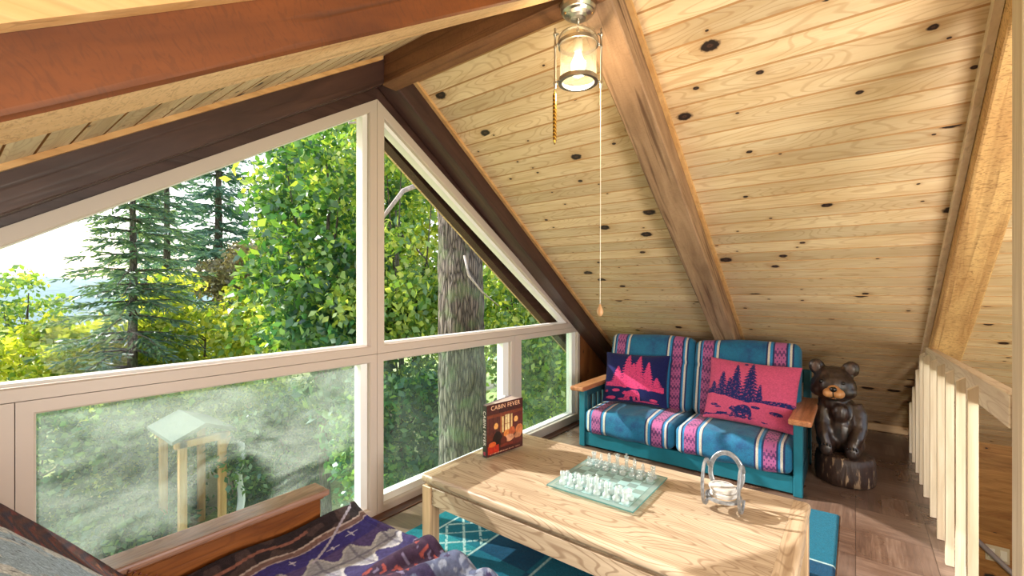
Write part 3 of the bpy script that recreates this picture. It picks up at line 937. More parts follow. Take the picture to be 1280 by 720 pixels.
# ================================================================== rug
def rug():
    x0, x1, y0, y1 = 1.34, 3.165, .075, 1.90
    n, m = 300, 300
    gx = np.linspace(0, 1, n + 1); gy = np.linspace(0, 1, m + 1)
    U, Vv = np.meshgrid(gx, gy, indexing='ij')
    X = x0 + (x1 - x0) * U; Y = y0 + (y1 - y0) * Vv
    e = np.minimum(np.minimum(U, 1 - U) * (x1 - x0), np.minimum(Vv, 1 - Vv) * (y1 - y0))
    Z = .0005 + .0115 * np.clip(e / .012, 0, 1) ** .5 - .0015 * vnoise(X * 160, Y * 160, 2) * (e > .01)
    X = X + .004 * np.sin(Y * 21) * (np.minimum(U, 1 - U) < .02)
    T1, T2, T3, LT = c3(38, 138, 152), c3(14, 102, 128), c3(6, 70, 104), c3(176, 204, 204)
    W = (y1 - Y); S = X - x0
    col = np.zeros(U.shape + (3,)); col[:] = T1
    fx = np.floor(S / .305).astype(int); fy = np.floor((W - .10) / .305).astype(int)
    par = (fx + fy) % 3
    col[par == 1] = T2; col[par == 2] = T3
    mid = (fy % 3 == 2); col[mid & (par == 0)] = T2
    edge = W < .10
    col[edge] = c3(18, 112, 126)
    lat = (W > .13) & (W < .40) | ((W > 1.30) & (W < 1.60))
    col[lat & (par == 0)] = c3(38, 136, 148); col[lat & (par != 0)] = c3(16, 108, 130)
    p = (S + W) % .125; q = (S - W) % .125
    line = lat & ((np.minimum(p, .125 - p) < .0085) | (np.minimum(q, .125 - q) < .0085))
    line &= vnoise(X * 90, Y * 90, 6) > .22
    for w0 in (.118, .412, .74, 1.29, 1.61):
        line |= np.abs(W - w0) < .007
    for s0 in (.62, 1.22):
        line |= (np.abs(S - s0) < .005)
    col[line] = LT
    col *= (.78 + .4 * vnoise(X * 200, Y * 200, 4))[..., None]
    o = np_obj('area_rug', np.stack([X, Y, Z], -1).reshape(-1, 3), grid_faces(n, m), attr_mat('rug_wool', nscale=260, bumpy=.9, mottle=.35), None, True, col=col.reshape(-1, 3))
    # a skirt down to the floor closes the edge
    return tag(o, 'teal plaid wool rug with white diamond lattice under the coffee table', 'rug')
rug()

# ================================================================== book
def book():
    d = Vector((2.032 - 1.767, 1.507 - 1.545, 0)).normalized()
    W, H = .268, .275
    th = math.atan2(d.y, d.x)
    o = thing('book', 'upright hardcover book about cabin rooms standing slightly open on the oak table', 'book', (1.763, 1.553, TZ + .0125), rot=(0, 0, th))
    black = plain('book_spine_black', lin(26, 20, 20), rough=.35)
    page = plain('book_pages', lin(214, 204, 196), rough=.8, nscale=0)
    inner = plain('book_board_inside', lin(150, 140, 150), rough=.6)
    # front cover painted as a small interior scene
    n, m = 150, 150
    g = np.linspace(0, 1, n + 1)
    U, Vv = np.meshgrid(g, g, indexing='ij')
    col = np.zeros(U.shape + (3,)); col[:] = c3(104, 44, 30)
    ns = vnoise(U * 30, Vv * 30, 1)
    col = col * (.7 + .6 * vnoise(U * 5, Vv * 60, 2))[..., None]
    col[Vv > .80] = c3(74, 30, 28)
    pl = (Vv > .74) & (Vv < .80); col[pl] = c3(122, 58, 36)
    def rect(a, b, c_, d_, cc): col[(U > a) & (U < b) & (Vv > c_) & (Vv < d_)] = cc
    rect(.0, .36, .40, .74, c3(92, 40, 34)); rect(.66, 1, .42, .74, c3(98, 38, 32))
    for a in (.06, .16, .27): rect(a, a + .02, .42, .74, c3(60, 26, 24))
    rect(.36, .40, .38, .74, c3(160, 88, 46)); rect(.40, .45, .40, .72, c3(226, 196, 136)); rect(.45, .49, .36, .74, c3(120, 64, 34))
    rect(.49, .62, .36, .74, c3(240, 214, 158)); rect(.545, .56, .36, .74, c3(150, 92, 50)); rect(.49, .62, .55, .565, c3(170, 110, 62)); rect(.65, .70, .40, .73, c3(224, 186, 126))
    def ell(cx, cy, rx, ry, cc): col[((U - cx) / rx) ** 2 + ((Vv - cy) / ry) ** 2 < 1] = cc
    ell(.24, .56, .055, .06, c3(246, 176, 98)); rect(.23, .25, .40, .51, c3(60, 30, 24))
    ell(.80, .60, .055, .06, c3(250, 186, 110)); rect(.79, .81, .44, .56, c3(60, 30, 24))
    rect(.0, 1, .0, .30, c3(70, 28, 30))
    ell(.28, .30, .13, .15, c3(28, 18, 18)); ell(.55, .36, .10, .08, c3(222, 134, 66)); ell(.68, .38, .09, .09, c3(190, 92, 52)); ell(.90, .36, .11, .12, c3(206, 120, 70))
    ell(.60, .26, .14, .07, c3(214, 152, 116)); ell(.85, .26, .10, .06, c3(196, 130, 92)); ell(.45, .22, .09, .10, c3(90, 36, 28)); rect(.02, .32, .04, .20, c3(186, 48, 30)); ell(.14, .22, .10, .05, c3(214, 96, 44))
    rect(.36, .70, .12, .17, c3(120, 48, 36)); rect(.70, .98, .10, .22, c3(96, 36, 34)); 
    col = col * (.52 + .42 * ns)[..., None]
    ln = (np.abs(Vv - .045) < .008) & (U > .08) & (U < .92) & (vnoise(U * 80, U * 0, 3) > .42)
    col[ln] = c3(200, 150, 120)
    X = U * W; Z = Vv * H
    f = np.stack([X, X * 0 - .0016, Z], -1).reshape(-1, 3); k = np.stack([X, X * 0 + .0016, Z], -1).reshape(-1, 3)
    F1 = grid_faces(n, m)
    V = np.concatenate([f, k]); Fc = [F1, F1[:, ::-1] + len(f)]
    rim = []
    idx = np.arange((n + 1) * (m + 1)).reshape(n + 1, m + 1); N = len(f)
    for a in (idx[:, 0], idx[-1, :], idx[::-1, -1], idx[0, ::-1]):
        for i in range(len(a) - 1): rim.append((a[i + 1], a[i], a[i] + N, a[i + 1] + N))
    cv = np.concatenate([col.reshape(-1, 3), np.repeat(c3(150, 140, 150)[None], N, 0)])
    cm, nt, bs = new_mat('printed_cover')
    at = nd(nt, 'ShaderNodeAttribute', attribute_name='weave'); nt.links.new(at.outputs['Color'], bs.inputs['Base Color']); bs.inputs['Roughness'].default_value = .28
    cov = np_obj('front_cover', V, np.concatenate(Fc + [np.array(rim)]), cm, o, False, local=True, col=cv)
    cov.location = (.014, -.012, 0)
    bm = B(); box(bm, 0, W, -.0016, .0016, 0, H, .0006)
    bc = obj('back_cover', bm, inner, o, local=True); bc.location = (.014, .014, 0); bc.rotation_euler = (0, 0, math.radians(13))
    bm = B(); box(bm, -.002, .002, -.0155, .0155, 0, H, .001)
    sp = obj('spine', bm, black, o, local=True); sp.location = (.010, 0, 0)
    # the leaves fan between the boards
    for j in range(7):
        a = math.radians(1.2 + j * 1.75)
        bm = B(); box(bm, .002, W - .008, -.0010, .0010, .004, H - .004)
        p = obj('page_block', bm, page, o, local=True); p.location = (.014, -.009 + j * .0034, 0); p.rotation_euler = (0, 0, a)
    def text(body, size, mat, parent, M, name):
        cu = bpy.data.curves.new('t', 'FONT'); cu.body = body; cu.size = size; cu.extrude = .0002; cu.align_x = 'CENTER'; cu.space_character = 1.12
        to = bpy.data.objects.new('t', cu); C.objects.link(to)
        dg = bpy.context.evaluated_depsgraph_get(); dg.update()
        me = bpy.data.meshes.new_from_object(to.evaluated_get(dg))
        bpy.data.objects.remove(to); bpy.data.curves.remove(cu)
        me.transform(M); me.name = name
        oo = bpy.data.objects.new(name, me); C.objects.link(oo); oo.parent = parent; me.materials.clear(); me.materials.append(mat)
        return oo
    gold = plain('title_ink', lin(226, 176, 140), rough=.5); dk = plain('title_dark_ink', lin(34, 18, 18), rough=.5); wh = plain('spine_ink', lin(226, 220, 214), rough=.5)
    R = Matrix.Rotation(PI / 2, 4, 'X')
    text('CABIN FEVER', .0335, gold, cov, Matrix.Translation((W / 2 + .002, -.0019, H * .885)) @ R, 'title_lettering')
    text('ROOMS', .031, dk, cov, Matrix.Translation((W / 2 + .01, -.0019, H * .80)) @ R, 'title_lettering')
    # spine lettering reads down the spine (its face looks along local -X)
    Ms = Matrix.Translation((-.0024, .0088, H * .56)) @ Matrix.Rotation(-PI / 2, 4, 'Z') @ R @ Matrix.Rotation(-PI / 2, 4, 'Z')
    text('CABIN FEVER', .028, wh, sp, Matrix.Translation((0, .0005, 0)) @ Ms, 'spine_lettering')
    bm = B(); box(bm, -.0026, -.0022, -.008, .008, .012, .030); obj('publisher_mark', bm, plain('spine_mark', lin(150, 40, 70)), sp, local=True)
book()
# ================================================================== glass chess set
TT = TZ + .0125                         # the top of the table stands on the rug
def thin_glass(name, tint, white=.0, rough=.03, glossy=.22, wcol=(.86, .93, .93, 1)):
    m, nt, b = new_mat(name)
    out = nt.nodes['Material Output']
    tr = nd(nt, 'ShaderNodeBsdfTransparent', {'Color': tint})
    gl = nd(nt, 'ShaderNodeBsdfGlossy', {'Roughness': rough})
    lw = nd(nt, 'ShaderNodeLayerWeight', {'Blend': .35})
    f = mth(nt, 'ADD', glossy * .35, mth(nt, 'MULTIPLY', lw.outputs['Facing'], glossy * 1.6))
    s = nd(nt, 'ShaderNodeMixShader', {0: f, 1: tr.outputs[0], 2: gl.outputs[0]}).outputs[0]
    if white:
        df = nd(nt, 'ShaderNodeBsdfDiffuse', {'Color': wcol}); tl = nd(nt, 'ShaderNodeBsdfTranslucent', {'Color': wcol})
        dm = nd(nt, 'ShaderNodeMixShader', {0: .5, 1: df.outputs[0], 2: tl.outputs[0]})
        s = nd(nt, 'ShaderNodeMixShader', {0: white, 1: s, 2: dm.outputs[0]}).outputs[0]
    nt.links.new(s, out.inputs[0])
    return m
G_piece = thin_glass('clear_chess_glass', (.90, .96, .97, 1), white=.24, glossy=.34)
G_frost = thin_glass('frosted_chess_glass', (.86, .94, .95, 1), white=.42, rough=.25, glossy=.22)
G_board = thin_glass('board_glass', (.86, .95, .95, 1), white=.30, glossy=.14, wcol=(.66, .88, .90, 1))
G_edge = thin_glass('board_glass_edge', (.30, .62, .60, 1), white=.35, glossy=.2, wcol=(.25, .52, .52, 1))
G_square = thin_glass('frosted_square', (.76, .92, .92, 1), white=.55, rough=.3, glossy=.1, wcol=(.66, .88, .90, 1))
BX0, BX1, BY0, BY1 = 1.690, 2.098, .700, 1.108
bx, by = (BX0 + BX1) / 2, (BY0 + BY1) / 2
board = thing('chess_board', 'square clear glass chess board with frosted squares lying on the oak table', 'chess board', (bx, by, TT))
bm = B(); box(bm, BX0, BX1, BY0, BY1, TT + .0002, TT + .0062, .001); obj('glass_plate', bm, [G_board], board)
bm = B()
for s in (0, 1, 2, 3):
    a = ((BX0 - .0004, BX0 + .0016, BY0, BY1), (BX1 - .0016, BX1 + .0004, BY0, BY1), (BX0, BX1, BY0 - .0004, BY0 + .0016), (BX0, BX1, BY1 - .0016, BY1 + .0004))[s]
    box(bm, a[0], a[1], a[2], a[3], TT + .0003, TT + .0060)
obj('polished_edge', bm, G_edge, board)
SQ = .0435
bm = B()
for i in range(8):
    for j in range(8):
        if (i + j) % 2 == 0:
            x = bx + (i - 3.5) * SQ; y = by + (j - 3.5) * SQ
            box(bm, x - SQ / 2, x + SQ / 2, y - SQ / 2, y + SQ / 2, TT + .0063, TT + .0067)
obj('frosted_squares', bm, G_square, board)
bm = B()
hw = 4 * SQ + .003
for a in ((-hw, hw, -hw - .0012, -hw), (-hw, hw, hw, hw + .0012), (-hw - .0012, -hw, -hw, hw), (hw, hw + .0012, -hw, hw)):
    box(bm, bx + a[0], bx + a[1], by + a[2], by + a[3], TT + .0063, TT + .0067)
obj('border_line', bm, G_edge, board)
ZB = TT + .0068

BASE = [(0, 0), (.0155, 0), (.016, .002), (.016, .012), (.0145, .0145), (.0105, .0165)]
PROFILE = {
    'pawn': BASE + [(.0085, .020), (.007, .027), (.0098, .029), (.0088, .031), (.0065, .0325), (.0092, .0365), (.0095, .040), (.0075, .0445), (0, .0465)],
    'rook': BASE + [(.0095, .021), (.0085, .038), (.0115, .041), (.0118, .052), (.0085, .052), (.0085, .047), (0, .047)],
    'bishop': BASE + [(.009, .021), (.0068, .042), (.0105, .0445), (.0085, .0465), (.0065, .048), (.0092, .053), (.0088, .059), (.0045, .066), (.0028, .0675), (.0034, .0695), (0, .0715)],
    'queen': BASE + [(.0095, .022), (.007, .048), (.0108, .0505), (.008, .053), (.0075, .055), (.0112, .068), (.0085, .0675), (.0045, .0715), (.003, .0725), (.0036, .0755), (0, .0775)],
    'king': BASE + [(.0095, .022), (.0072, .050), (.0112, .0525), (.008, .055), (.0078, .057), (.0108, .0705), (.0098, .0735), (.004, .0755), (.0022, .0765)],
    'knight': BASE + [(.0095, .019), (.0085, .021), (0, .021)]}
def piece_mesh(kind):
    bm = B(); lathe(bm, PROFILE[kind], seg=16, cap=False)
    if kind == 'king':
        box(bm, -.0022, .0022, -.0018, .0018, .0755, .0865, .0006); box(bm, -.0022, .0022, -.0058, .0058, .0795, .0838, .0006)
    if kind == 'rook':
        for k in range(5):
            a = 2 * PI * k / 5
            box(bm, -.003, .003, -.0016, .0016, .0515, .0560, .0004, Matrix.Translation((.0100 * math.cos(a), .0100 * math.sin(a), 0)) @ Matrix.Rotation(a + PI / 2, 4, 'Z'))
    if kind == 'queen':
        for k in range(8):
            a = 2 * PI * k / 8
            ball(bm, (.0108 * math.cos(a), .0108 * math.sin(a), .0695), .0019, 8, 6)
    if kind == 'knight':
        # horse head in profile (x forward), thick and rounded
        out = [(-.0075, .019), (.0075, .019), (.0068, .026), (.0035, .032), (.0045, .036), (.0105, .0345), (.0130, .0375), (.0120, .0415), (.0070, .0475),
               (.0035, .0545), (.0015, .0595), (-.0005, .0540), (-.0050, .0500), (-.0085, .0410), (-.0090, .0300)]
        t = B(); prism(t, out, -.0050, .0050, .0018); merge(bm, t)
    return bm
proto = {}
BACK = ['rook', 'knight', 'bishop', 'queen', 'king', 'bishop', 'knight', 'rook']
ORD = ['nearest the window', 'second from the window', 'third from the window', 'fourth from the window', 'fifth from the window', 'sixth from the window', 'seventh from the window', 'farthest from the window']
for side in (0, 1):
    gname = 'frosted' if side == 0 else 'clear'
    mt = G_frost if side == 0 else G_piece
    for row in (0, 1):
        rowi = (0, 1)[row] if side == 0 else (7, 6)[row]
        for j in range(8):
            kind = BACK[j] if row == 0 else 'pawn'
            x = bx + (rowi - 3.5) * SQ + random.uniform(-.003, .003)
            y = by + (3.5 - j) * SQ + random.uniform(-.003, .003)
            key = (kind, side)
            if key not in proto:
                o = obj('chess_' + kind, piece_mesh(kind), mt, None, 'keep'); proto[key] = o
            else:
                o = proto[key].copy(); C.objects.link(o)
            o.location = (x, y, ZB)
            o.rotation_euler = (0, 0, (0 if side == 0 else PI) + random.uniform(-.3, .3))
            if row == 1:
                lab = '%s glass pawn %s in its row' % (gname, ORD[j])
            elif kind in ('king', 'queen'):
                lab = '%s glass %s in the %s row of the board' % (gname, kind, 'foreground' if side == 0 else 'loveseat-side')
            else:
                lab = '%s glass %s nearer the %s end of the %s row' % (gname, kind, 'window' if j < 4 else 'railing', 'foreground' if side == 0 else 'loveseat-side')
            tag(o, lab, 'chess piece', gname + ' glass chess pieces')

# ================================================================== horseshoe coaster holder
M_steel = plain('worn_steel', lin(150, 154, 160), rough=.38, metal=.65, nscale=60, namt=.2, bumpy=.15)
M_stone = plain('grey_stone', lin(196, 192, 188), rough=.8, nscale=40, namt=.10, bumpy=.1)
M_stone_d = plain('dark_stone', lin(120, 122, 126), rough=.7, nscale=40, namt=.14)
HX, HY = 1.950, .425
hold = thing('coaster_holder', 'metal coaster holder welded from horseshoes on the oak table', 'coaster holder', (HX, HY, TT))
def shoe_path(w, h, n=28, flare=.12, a0=-.28, a1=1.28):
    """Horseshoe outline in a plane: closed toe at +v, heels at -v."""
    pts = []
    for i in range(n + 1):
        a = PI * (a0 + (a1 - a0) * i / n)
        x = w / 2 * math.cos(a); y = h / 2 * math.sin(a)
        if y < 0: x *= 1 - flare * (y / (h / 2)) ** 2
        pts.append((x, y))
    return pts
def shoe(name, w, h, place, parent, bw=.0092, bt=.0056, flare=.12, a0=-.28, a1=1.28):
    """Flat bar bent to a horseshoe; place(u, v, t) gives the world point."""
    pts = shoe_path(w, h, 34, flare, a0, a1)
    bm = B(); rows = []
    for i, (u, v) in enumerate(pts):
        a = pts[max(i - 1, 0)]; b = pts[min(i + 1, len(pts) - 1)]
        d = Vector((b[0] - a[0], b[1] - a[1])).normalized(); nrm = Vector((-d.y, d.x))
        k = 1.0
        r = []
        for (p, q) in ((-1, -.7), (-.7, -1), (.7, -1), (1, -.7), (1, .7), (.35, 1), (0, .55), (-.35, 1), (-.7, 1), (-1, .7)):
            r.append(bm.verts.new(place(u + nrm.x * p * bw * k, v + nrm.y * p * bw * k, q * bt)))
        rows.append(r)
    m = len(rows[0])
    for a, b in zip(rows, rows[1:]):
        for k in range(m):
            bm.faces.new((a[k], a[(k + 1) % m], b[(k + 1) % m], b[k]))
    bm.faces.new(rows[0]); bm.faces.new(list(reversed(rows[-1])))
    return obj(name, bm, M_steel, parent, smooth=False)
# base shoe lies flat, open towards the loveseat; back shoe stands up as the arch; a shoe on edge at each side
shoe('base_horseshoe', .118, .122, lambda u, v, t: Vector((HX - .000 - v, HY + u, TT + .050 + t)), hold)
shoe('back_horseshoe', .122, .165, lambda u, v, t: Vector((HX + .050 + t + (v) * .05, HY + u, TT + .128 + v)), hold, flare=.1)
for sy in (.0668, -.0668):
    shoe('side_horseshoe', .176, .112, lambda u, v, t, sy=sy: Vector((HX + .000 - v, HY + sy + t, TT + .0956 + u)), hold, bw=.0068, flare=.0, a0=-.30, a1=1.27)
for k in range(4):
    bm = B()
    lathe(bm, [(0, 0), (.0480, 0), (.0500, .002), (.0500, .0078), (.0485, .0095), (0, .0095)], seg=40, cap=False)
    o = obj('coaster', bm, M_stone)
    o.location = (HX + (.002, -.002, .003, -.004)[k], HY + (.001, -.003, .002, .004)[k], TT + .0562 + k * .0098)
    tag(o, ('round stone coaster at the bottom of the stack in the horseshoe holder', 'round stone coaster second from the bottom of the stack',
            'round stone coaster third from the bottom of the stack', 'top stone coaster showing a dark curved motif and a white disc')[k], 'coaster', 'stone coasters in the horseshoe holder')
top = o
bm = B()
pts = [(.040 * math.cos(a), .040 * math.sin(a)) for a in np.linspace(-.6, 2.2, 20)] + [(.012 + .026 * math.cos(a), .012 + .020 * math.sin(a)) for a in np.linspace(2.2, -.9, 16)]
vs = [bm.verts.new((x, y, .0097)) for x, y in pts]; bm.faces.new(vs)
r_ = bmesh.ops.extrude_face_region(bm, geom=bm.faces[:]); bmesh.ops.translate(bm, verts=[v for v in r_['geom'] if isinstance(v, bmesh.types.BMVert)], vec=(0, 0, .0004))
obj('dark_motif', bm, M_stone_d, top, local=True)
bm = B(); lathe(bm, [(0, .0096), (.021, .0096), (.021, .0106), (0, .0106)], (-.018, .022, 0), 30, cap=False)
obj('white_disc', bm, plain('white_stone', lin(226, 224, 220), rough=.6), top, local=True)

# ================================================================== carved bear
def remeshed(name, bm, mat, parent, voxel, smooth_it=4, disp=0.0):
    me = bpy.data.meshes.new('src'); bm.to_mesh(me); bm.free()
    so = bpy.data.objects.new('src', me); C.objects.link(so)
    rm = so.modifiers.new('r', 'REMESH'); rm.mode = 'VOXEL'; rm.voxel_size = voxel
    sm = so.modifiers.new('s', 'SMOOTH'); sm.iterations = smooth_it; sm.factor = .6
    dg = bpy.context.evaluated_depsgraph_get(); dg.update()
    m2 = bpy.data.meshes.new_from_object(so.evaluated_get(dg)); m2.name = name
    bpy.data.objects.remove(so); bpy.data.meshes.remove(me)
    if disp:
        for v in m2.vertices:
            p = v.co
            # chisel grooves running mostly downwards
            g = noise.noise(Vector((p.x * 60, p.y * 60, p.z * 9)))
            v.co += v.normal * disp * g
    m2.polygons.foreach_set('use_smooth', [True] * len(m2.polygons))
    m2.materials.clear(); m2.materials.append(mat)
    o = bpy.data.objects.new(name, m2); C.objects.link(o); o.parent = parent
    return o
def carved(name, c_lo, c_hi, rough):
    m, nt, b = new_mat(name)
    tc = nd(nt, 'ShaderNodeTexCoord')
    mp = nd(nt, 'ShaderNodeMapping', {'Vector': tc.outputs['Object'], 'Scale': (38, 38, 7)})
    n = nd(nt, 'ShaderNodeTexNoise', {'Vector': mp.outputs[0], 'Scale': 1.0, 'Detail': 5.0, 'Roughness': .6, 'Distortion': .5})
    nt.links.new(ramp(nt, n.outputs[0], [(.35, c_lo), (.7, c_hi)]), b.inputs['Base Color'])
    b.inputs['Roughness'].default_value = rough
    b.inputs['Coat Weight'].default_value = .35
    b.inputs['Coat Roughness'].default_value = .25
    bump(nt, b, n.outputs[0], .6, .006)
    return m
M_bear = carved('dark_brown_varnish', lin(26, 16, 12), lin(62, 42, 33), .38)
M_bear_tan = carved('tan_muzzle_paint', lin(170, 112, 62), lin(204, 150, 96), .45)
M_blk = plain('black_gloss', lin(14, 12, 12), rough=.2)
def stump_mat():
    m, nt, b = new_mat('scarred_stump')
    tc = nd(nt, 'ShaderNodeTexCoord')
    mp = nd(nt, 'ShaderNodeMapping', {'Vector': tc.outputs['Object'], 'Scale': (42, 42, 10)})
    n = nd(nt, 'ShaderNodeTexNoise', {'Vector': mp.outputs[0], 'Scale': 1.0, 'Detail': 4.0, 'Distortion': .3})
    big = nd(nt, 'ShaderNodeTexNoise', {'Vector': tc.outputs['Object'], 'Scale': 9.0, 'Detail': 2.0})
    f = mth(nt, 'MULTIPLY', ramp(nt, n.outputs[0], [(.56, (0, 0, 0, 1)), (.66, (1, 1, 1, 1))]), ramp(nt, big.outputs[0], [(.42, (0, 0, 0, 1)), (.6, (1, 1, 1, 1))]))
    col = mixc(nt, f, mixc(nt, n.outputs[0], lin(30, 20, 16), lin(74, 52, 42)), lin(178, 150, 118))
    nt.links.new(col, b.inputs['Base Color']); b.inputs['Roughness'].default_value = .5
    bump(nt, b, n.outputs[0], .7, .008)
    return m
bear = thing('bear_statue', 'dark carved wooden bear with a tan muzzle sitting on a stump beside the teal loveseat', 'statue', (3.79, .062, 0), rot=(0, 0, math.radians(-92)))
# stump: irregular log section
bm = B()
seg, rowsz = 44, [0, .012, .06, .10, .14, .178, .19]
rad = [.150, .166, .170, .168, .166, .160, .148]
ringv = []
for z, r in zip(rowsz, rad):
    ringv.append([bm.verts.new(((r + .007 * noise.noise(Vector((math.cos(2 * PI * k / seg) * 2, math.sin(2 * PI * k / seg) * 2, z * 4)))) * math.cos(2 * PI * k / seg),
                                (r + .007 * noise.noise(Vector((math.cos(2 * PI * k / seg) * 2, math.sin(2 * PI * k / seg) * 2, z * 4)))) * math.sin(2 * PI * k / seg), z)) for k in range(seg)])
for a, b in zip(ringv, ringv[1:]):
    for k in range(seg): bm.faces.new((a[k], a[(k + 1) % seg], b[(k + 1) % seg], b[k]))
bm.faces.new(ringv[0]); bm.faces.new(list(reversed(ringv[-1])))
obj('stump_base', bm, stump_mat(), bear, smooth=True, local=True)
# body, local frame: the bear looks along -Y, x to the viewer's right
ox = -.022; hx = -.062
bm = B()
ball(bm, (ox, .020, .335), (.118, .118, .150)); ball(bm, (ox, .022, .45), (.108, .102, .120)); ball(bm, (hx, .015, .53), (.092, .085, .08))
ball(bm, (hx, -.012, .640), (.132, .108, .108)); ball(bm, (hx, .0, .685), (.112, .092, .088))
for s in (-1, 1):
    ball(bm, (hx + s * .078, -.045, .612), (.056, .05, .050))                                  # cheeks
    e = Matrix.Rotation(s * .25, 3, 'Y').to_4x4()
    ball(bm, (hx + s * .096, .012, .758), (.052, .028, .058), M=e)                             # ears
    tube(bm, [(ox + s * .072, .01, .52), (ox + s * .098, -.010, .455), (ox + s * .100, -.050, .375), (ox + s * .090, -.100, .315), (ox + s * .078, -.122, .280)], [.048, .052, .048, .042, .032], 14)
    ball(bm, (ox + s * .076, -.122, .280), (.034, .030, .038))                                        # paws
    tube(bm, [(ox + s * .062, .01, .265), (ox + s * .072, -.06, .270), (ox + s * .070, -.112, .245), (ox + s * .068, -.128, .215)], [.070, .066, .048, .040], 14)
    ball(bm, (ox + s * .070, -.138, .232), (.041, .028, .050))                                        # soles facing forward
ball(bm, (ox, -.075, .47), (.05, .03, .06))
body = remeshed('body', bm, M_bear, bear, .0085, 5, .0028)
def ear_hollow(s):
    b2 = B(); ball(b2, (hx + s * .097, -.017, .760), (.031, .010, .037), 14, 10); return b2
for s in (-1, 1):
    obj('inner_ear', ear_hollow(s), carved('inner_ear_brown' , lin(48, 32, 28), lin(96, 74, 62), .5), bear, smooth=True, local=True)
mx = hx + .010
bm = B()
ball(bm, (mx - .023, -.122, .606), (.040, .038, .034)); ball(bm, (mx + .023, -.122, .606), (.040, .038, .034)); ball(bm, (mx, -.116, .634), (.036, .038, .028)); ball(bm, (mx, -.116, .584), (.030, .028, .018))
remeshed('muzzle', bm, M_bear_tan, bear, .005, 3)
bm = B(); ball(bm, (mx, -.156, .638), (.021, .014, .018), 16, 10); obj('nose', bm, M_blk, bear, smooth=True, local=True)
bm = B(); tube(bm, [(mx, -.162, .628), (mx, -.161, .607), (mx, -.154, .588)], .0028, 8)
tube(bm, [(mx - .036, -.138, .580), (mx - .018, -.151, .578), (mx, -.154, .587), (mx + .018, -.151, .578), (mx + .036, -.138, .580)], .003, 8)
obj('mouth', bm, M_blk, bear, smooth=True, local=True)
for s in (-1, 1):
    bm = B(); ball(bm, (hx + s * .060, -.098, .676), .0125, 14, 10); obj('eye', bm, M_blk, bear, smooth=True, local=True)
    for k in range(4):
        bm = B(); ball(bm, (ox + s * .070 + (k - 1.5) * .016, -.158, .268 - abs(k - 1.5) * .004), (.0045, .006, .010), 8, 6)
        obj('claw', bm, M_blk, bear, smooth=True, local=True)

# ================================================================== hanging lantern
M_nickel = plain('brushed_nickel', lin(176, 172, 168), rough=.28, metal=1.0)
M_brass = plain('aged_brass', lin(170, 132, 84), rough=.35, metal=.9)
G_lamp = thin_glass('seeded_lamp_glass', (1, .975, .92, 1), white=.03, rough=.08, glossy=.18, wcol=(1, .93, .80, 1))
def emit(name, col, s):
    m, nt, b = new_mat(name)
    b.inputs['Base Color'].default_value = col; b.inputs['Emission Color'].default_value = col; b.inputs['Emission Strength'].default_value = s
    return m
LX, LY = 1.545, .865
RV = Vector((math.sin(YAW), -math.cos(YAW), 0))          # the two side rods stand across the view
lan = thing('hanging_lantern', 'nickel and glass lantern with a lit bulb hanging from the ridge board', 'lamp', (LX, LY, 2.42))
def at(u, v=0, z=0):
    f = Vector((math.cos(YAW), math.sin(YAW), 0))
    return Vector((LX, LY, 0)) + RV * u + f * v + Vector((0, 0, z))
bm = B(); lathe(bm, [(0, 2.425), (.066, 2.425), (.070, 2.418), (.070, 2.400), (.064, 2.388), (.060, 2.386), (.054, 2.378), (.038, 2.372), (.030, 2.364), (0, 2.362)], (LX, LY, 0), 40, cap=False)
can = obj('canopy', bm, M_nickel, lan, smooth=False)
for s in (-1, 1):
    bm = B(); ball(bm, at(s * .052, -.015, 2.379), .005, 10, 8); obj('screw', bm, M_brass, can, smooth=True)
bm = B(); lathe(bm, [(.008, 2.365), (.008, 2.35), (.0045, 2.348), (.0045, 2.325), (.007, 2.322), (.007, 2.312), (.0035, 2.310), (.0035, 2.275)], (LX, LY, 0), 14); obj('stem', bm, M_nickel, lan, smooth=True)
R0 = .0735
bm = B()
pts = [at(-R0 - .008, 0, 2.262)] + [at(-(R0 + .004) * math.cos(a), 0, 2.272 + .062 * math.sin(a)) for a in np.linspace(0, PI, 22)] + [at(R0 + .008, 0, 2.262)]
for o_ in (-.004, .004):
    tube(bm, [p + Vector((math.cos(YAW), math.sin(YAW), 0)) * o_ for p in pts], .0036, 8)
obj('arch_frame', bm, M_nickel, lan, smooth=True)
def ring(r, z0, z1, t):
    bm = B(); lathe(bm, [(r, z0), (r + t, z0), (r + t, z1), (r, z1), (r, z0)], (LX, LY, 0), 48, cap=False); return bm
obj('upper_band', ring(R0 - .001, 2.256, 2.270, .006), M_nickel, lan)
obj('lower_band', ring(R0 - .010, 2.112, 2.128, .014), M_nickel, lan)
bm = B(); lathe(bm, [(R0 - .004, 2.300), (R0 - .0035, 2.301), (R0 - .002, 2.300), (R0 - .002, 2.122), (R0 - .004, 2.122), (R0 - .004, 2.300)], (LX, LY, 0), 48, cap=False)
obj('glass_shade', bm, G_lamp, lan, smooth=True)
for s in (-1, 1):
    bm = B()
    p = at(s * .0905, 0, 0)
    lathe(bm, [(0, 2.330), (.003, 2.328), (.0055, 2.322), (.003, 2.316), (.0035, 2.312), (.0075, 2.308), (.0075, 2.300), (.0042, 2.298), (.0042, 2.262), (.006, 2.258), (.006, 2.252), (.0042, 2.250), (.0042, 2.118),
                 (.0068, 2.114), (.0068, 2.106), (.004, 2.103), (.0055, 2.095), (.003, 2.088), (0, 2.086)], (p.x, p.y, 0), 14, cap=False)
    obj('side_rod', bm, M_nickel, lan, smooth=True)
    for z in (2.305, 2.262, 2.120):
        bm = B(); tube(bm, [at(s * (R0 + .002), 0, z), at(s * .090, 0, z)], .0035, 8)
        obj('bracket', bm, M_nickel, lan, smooth=True)
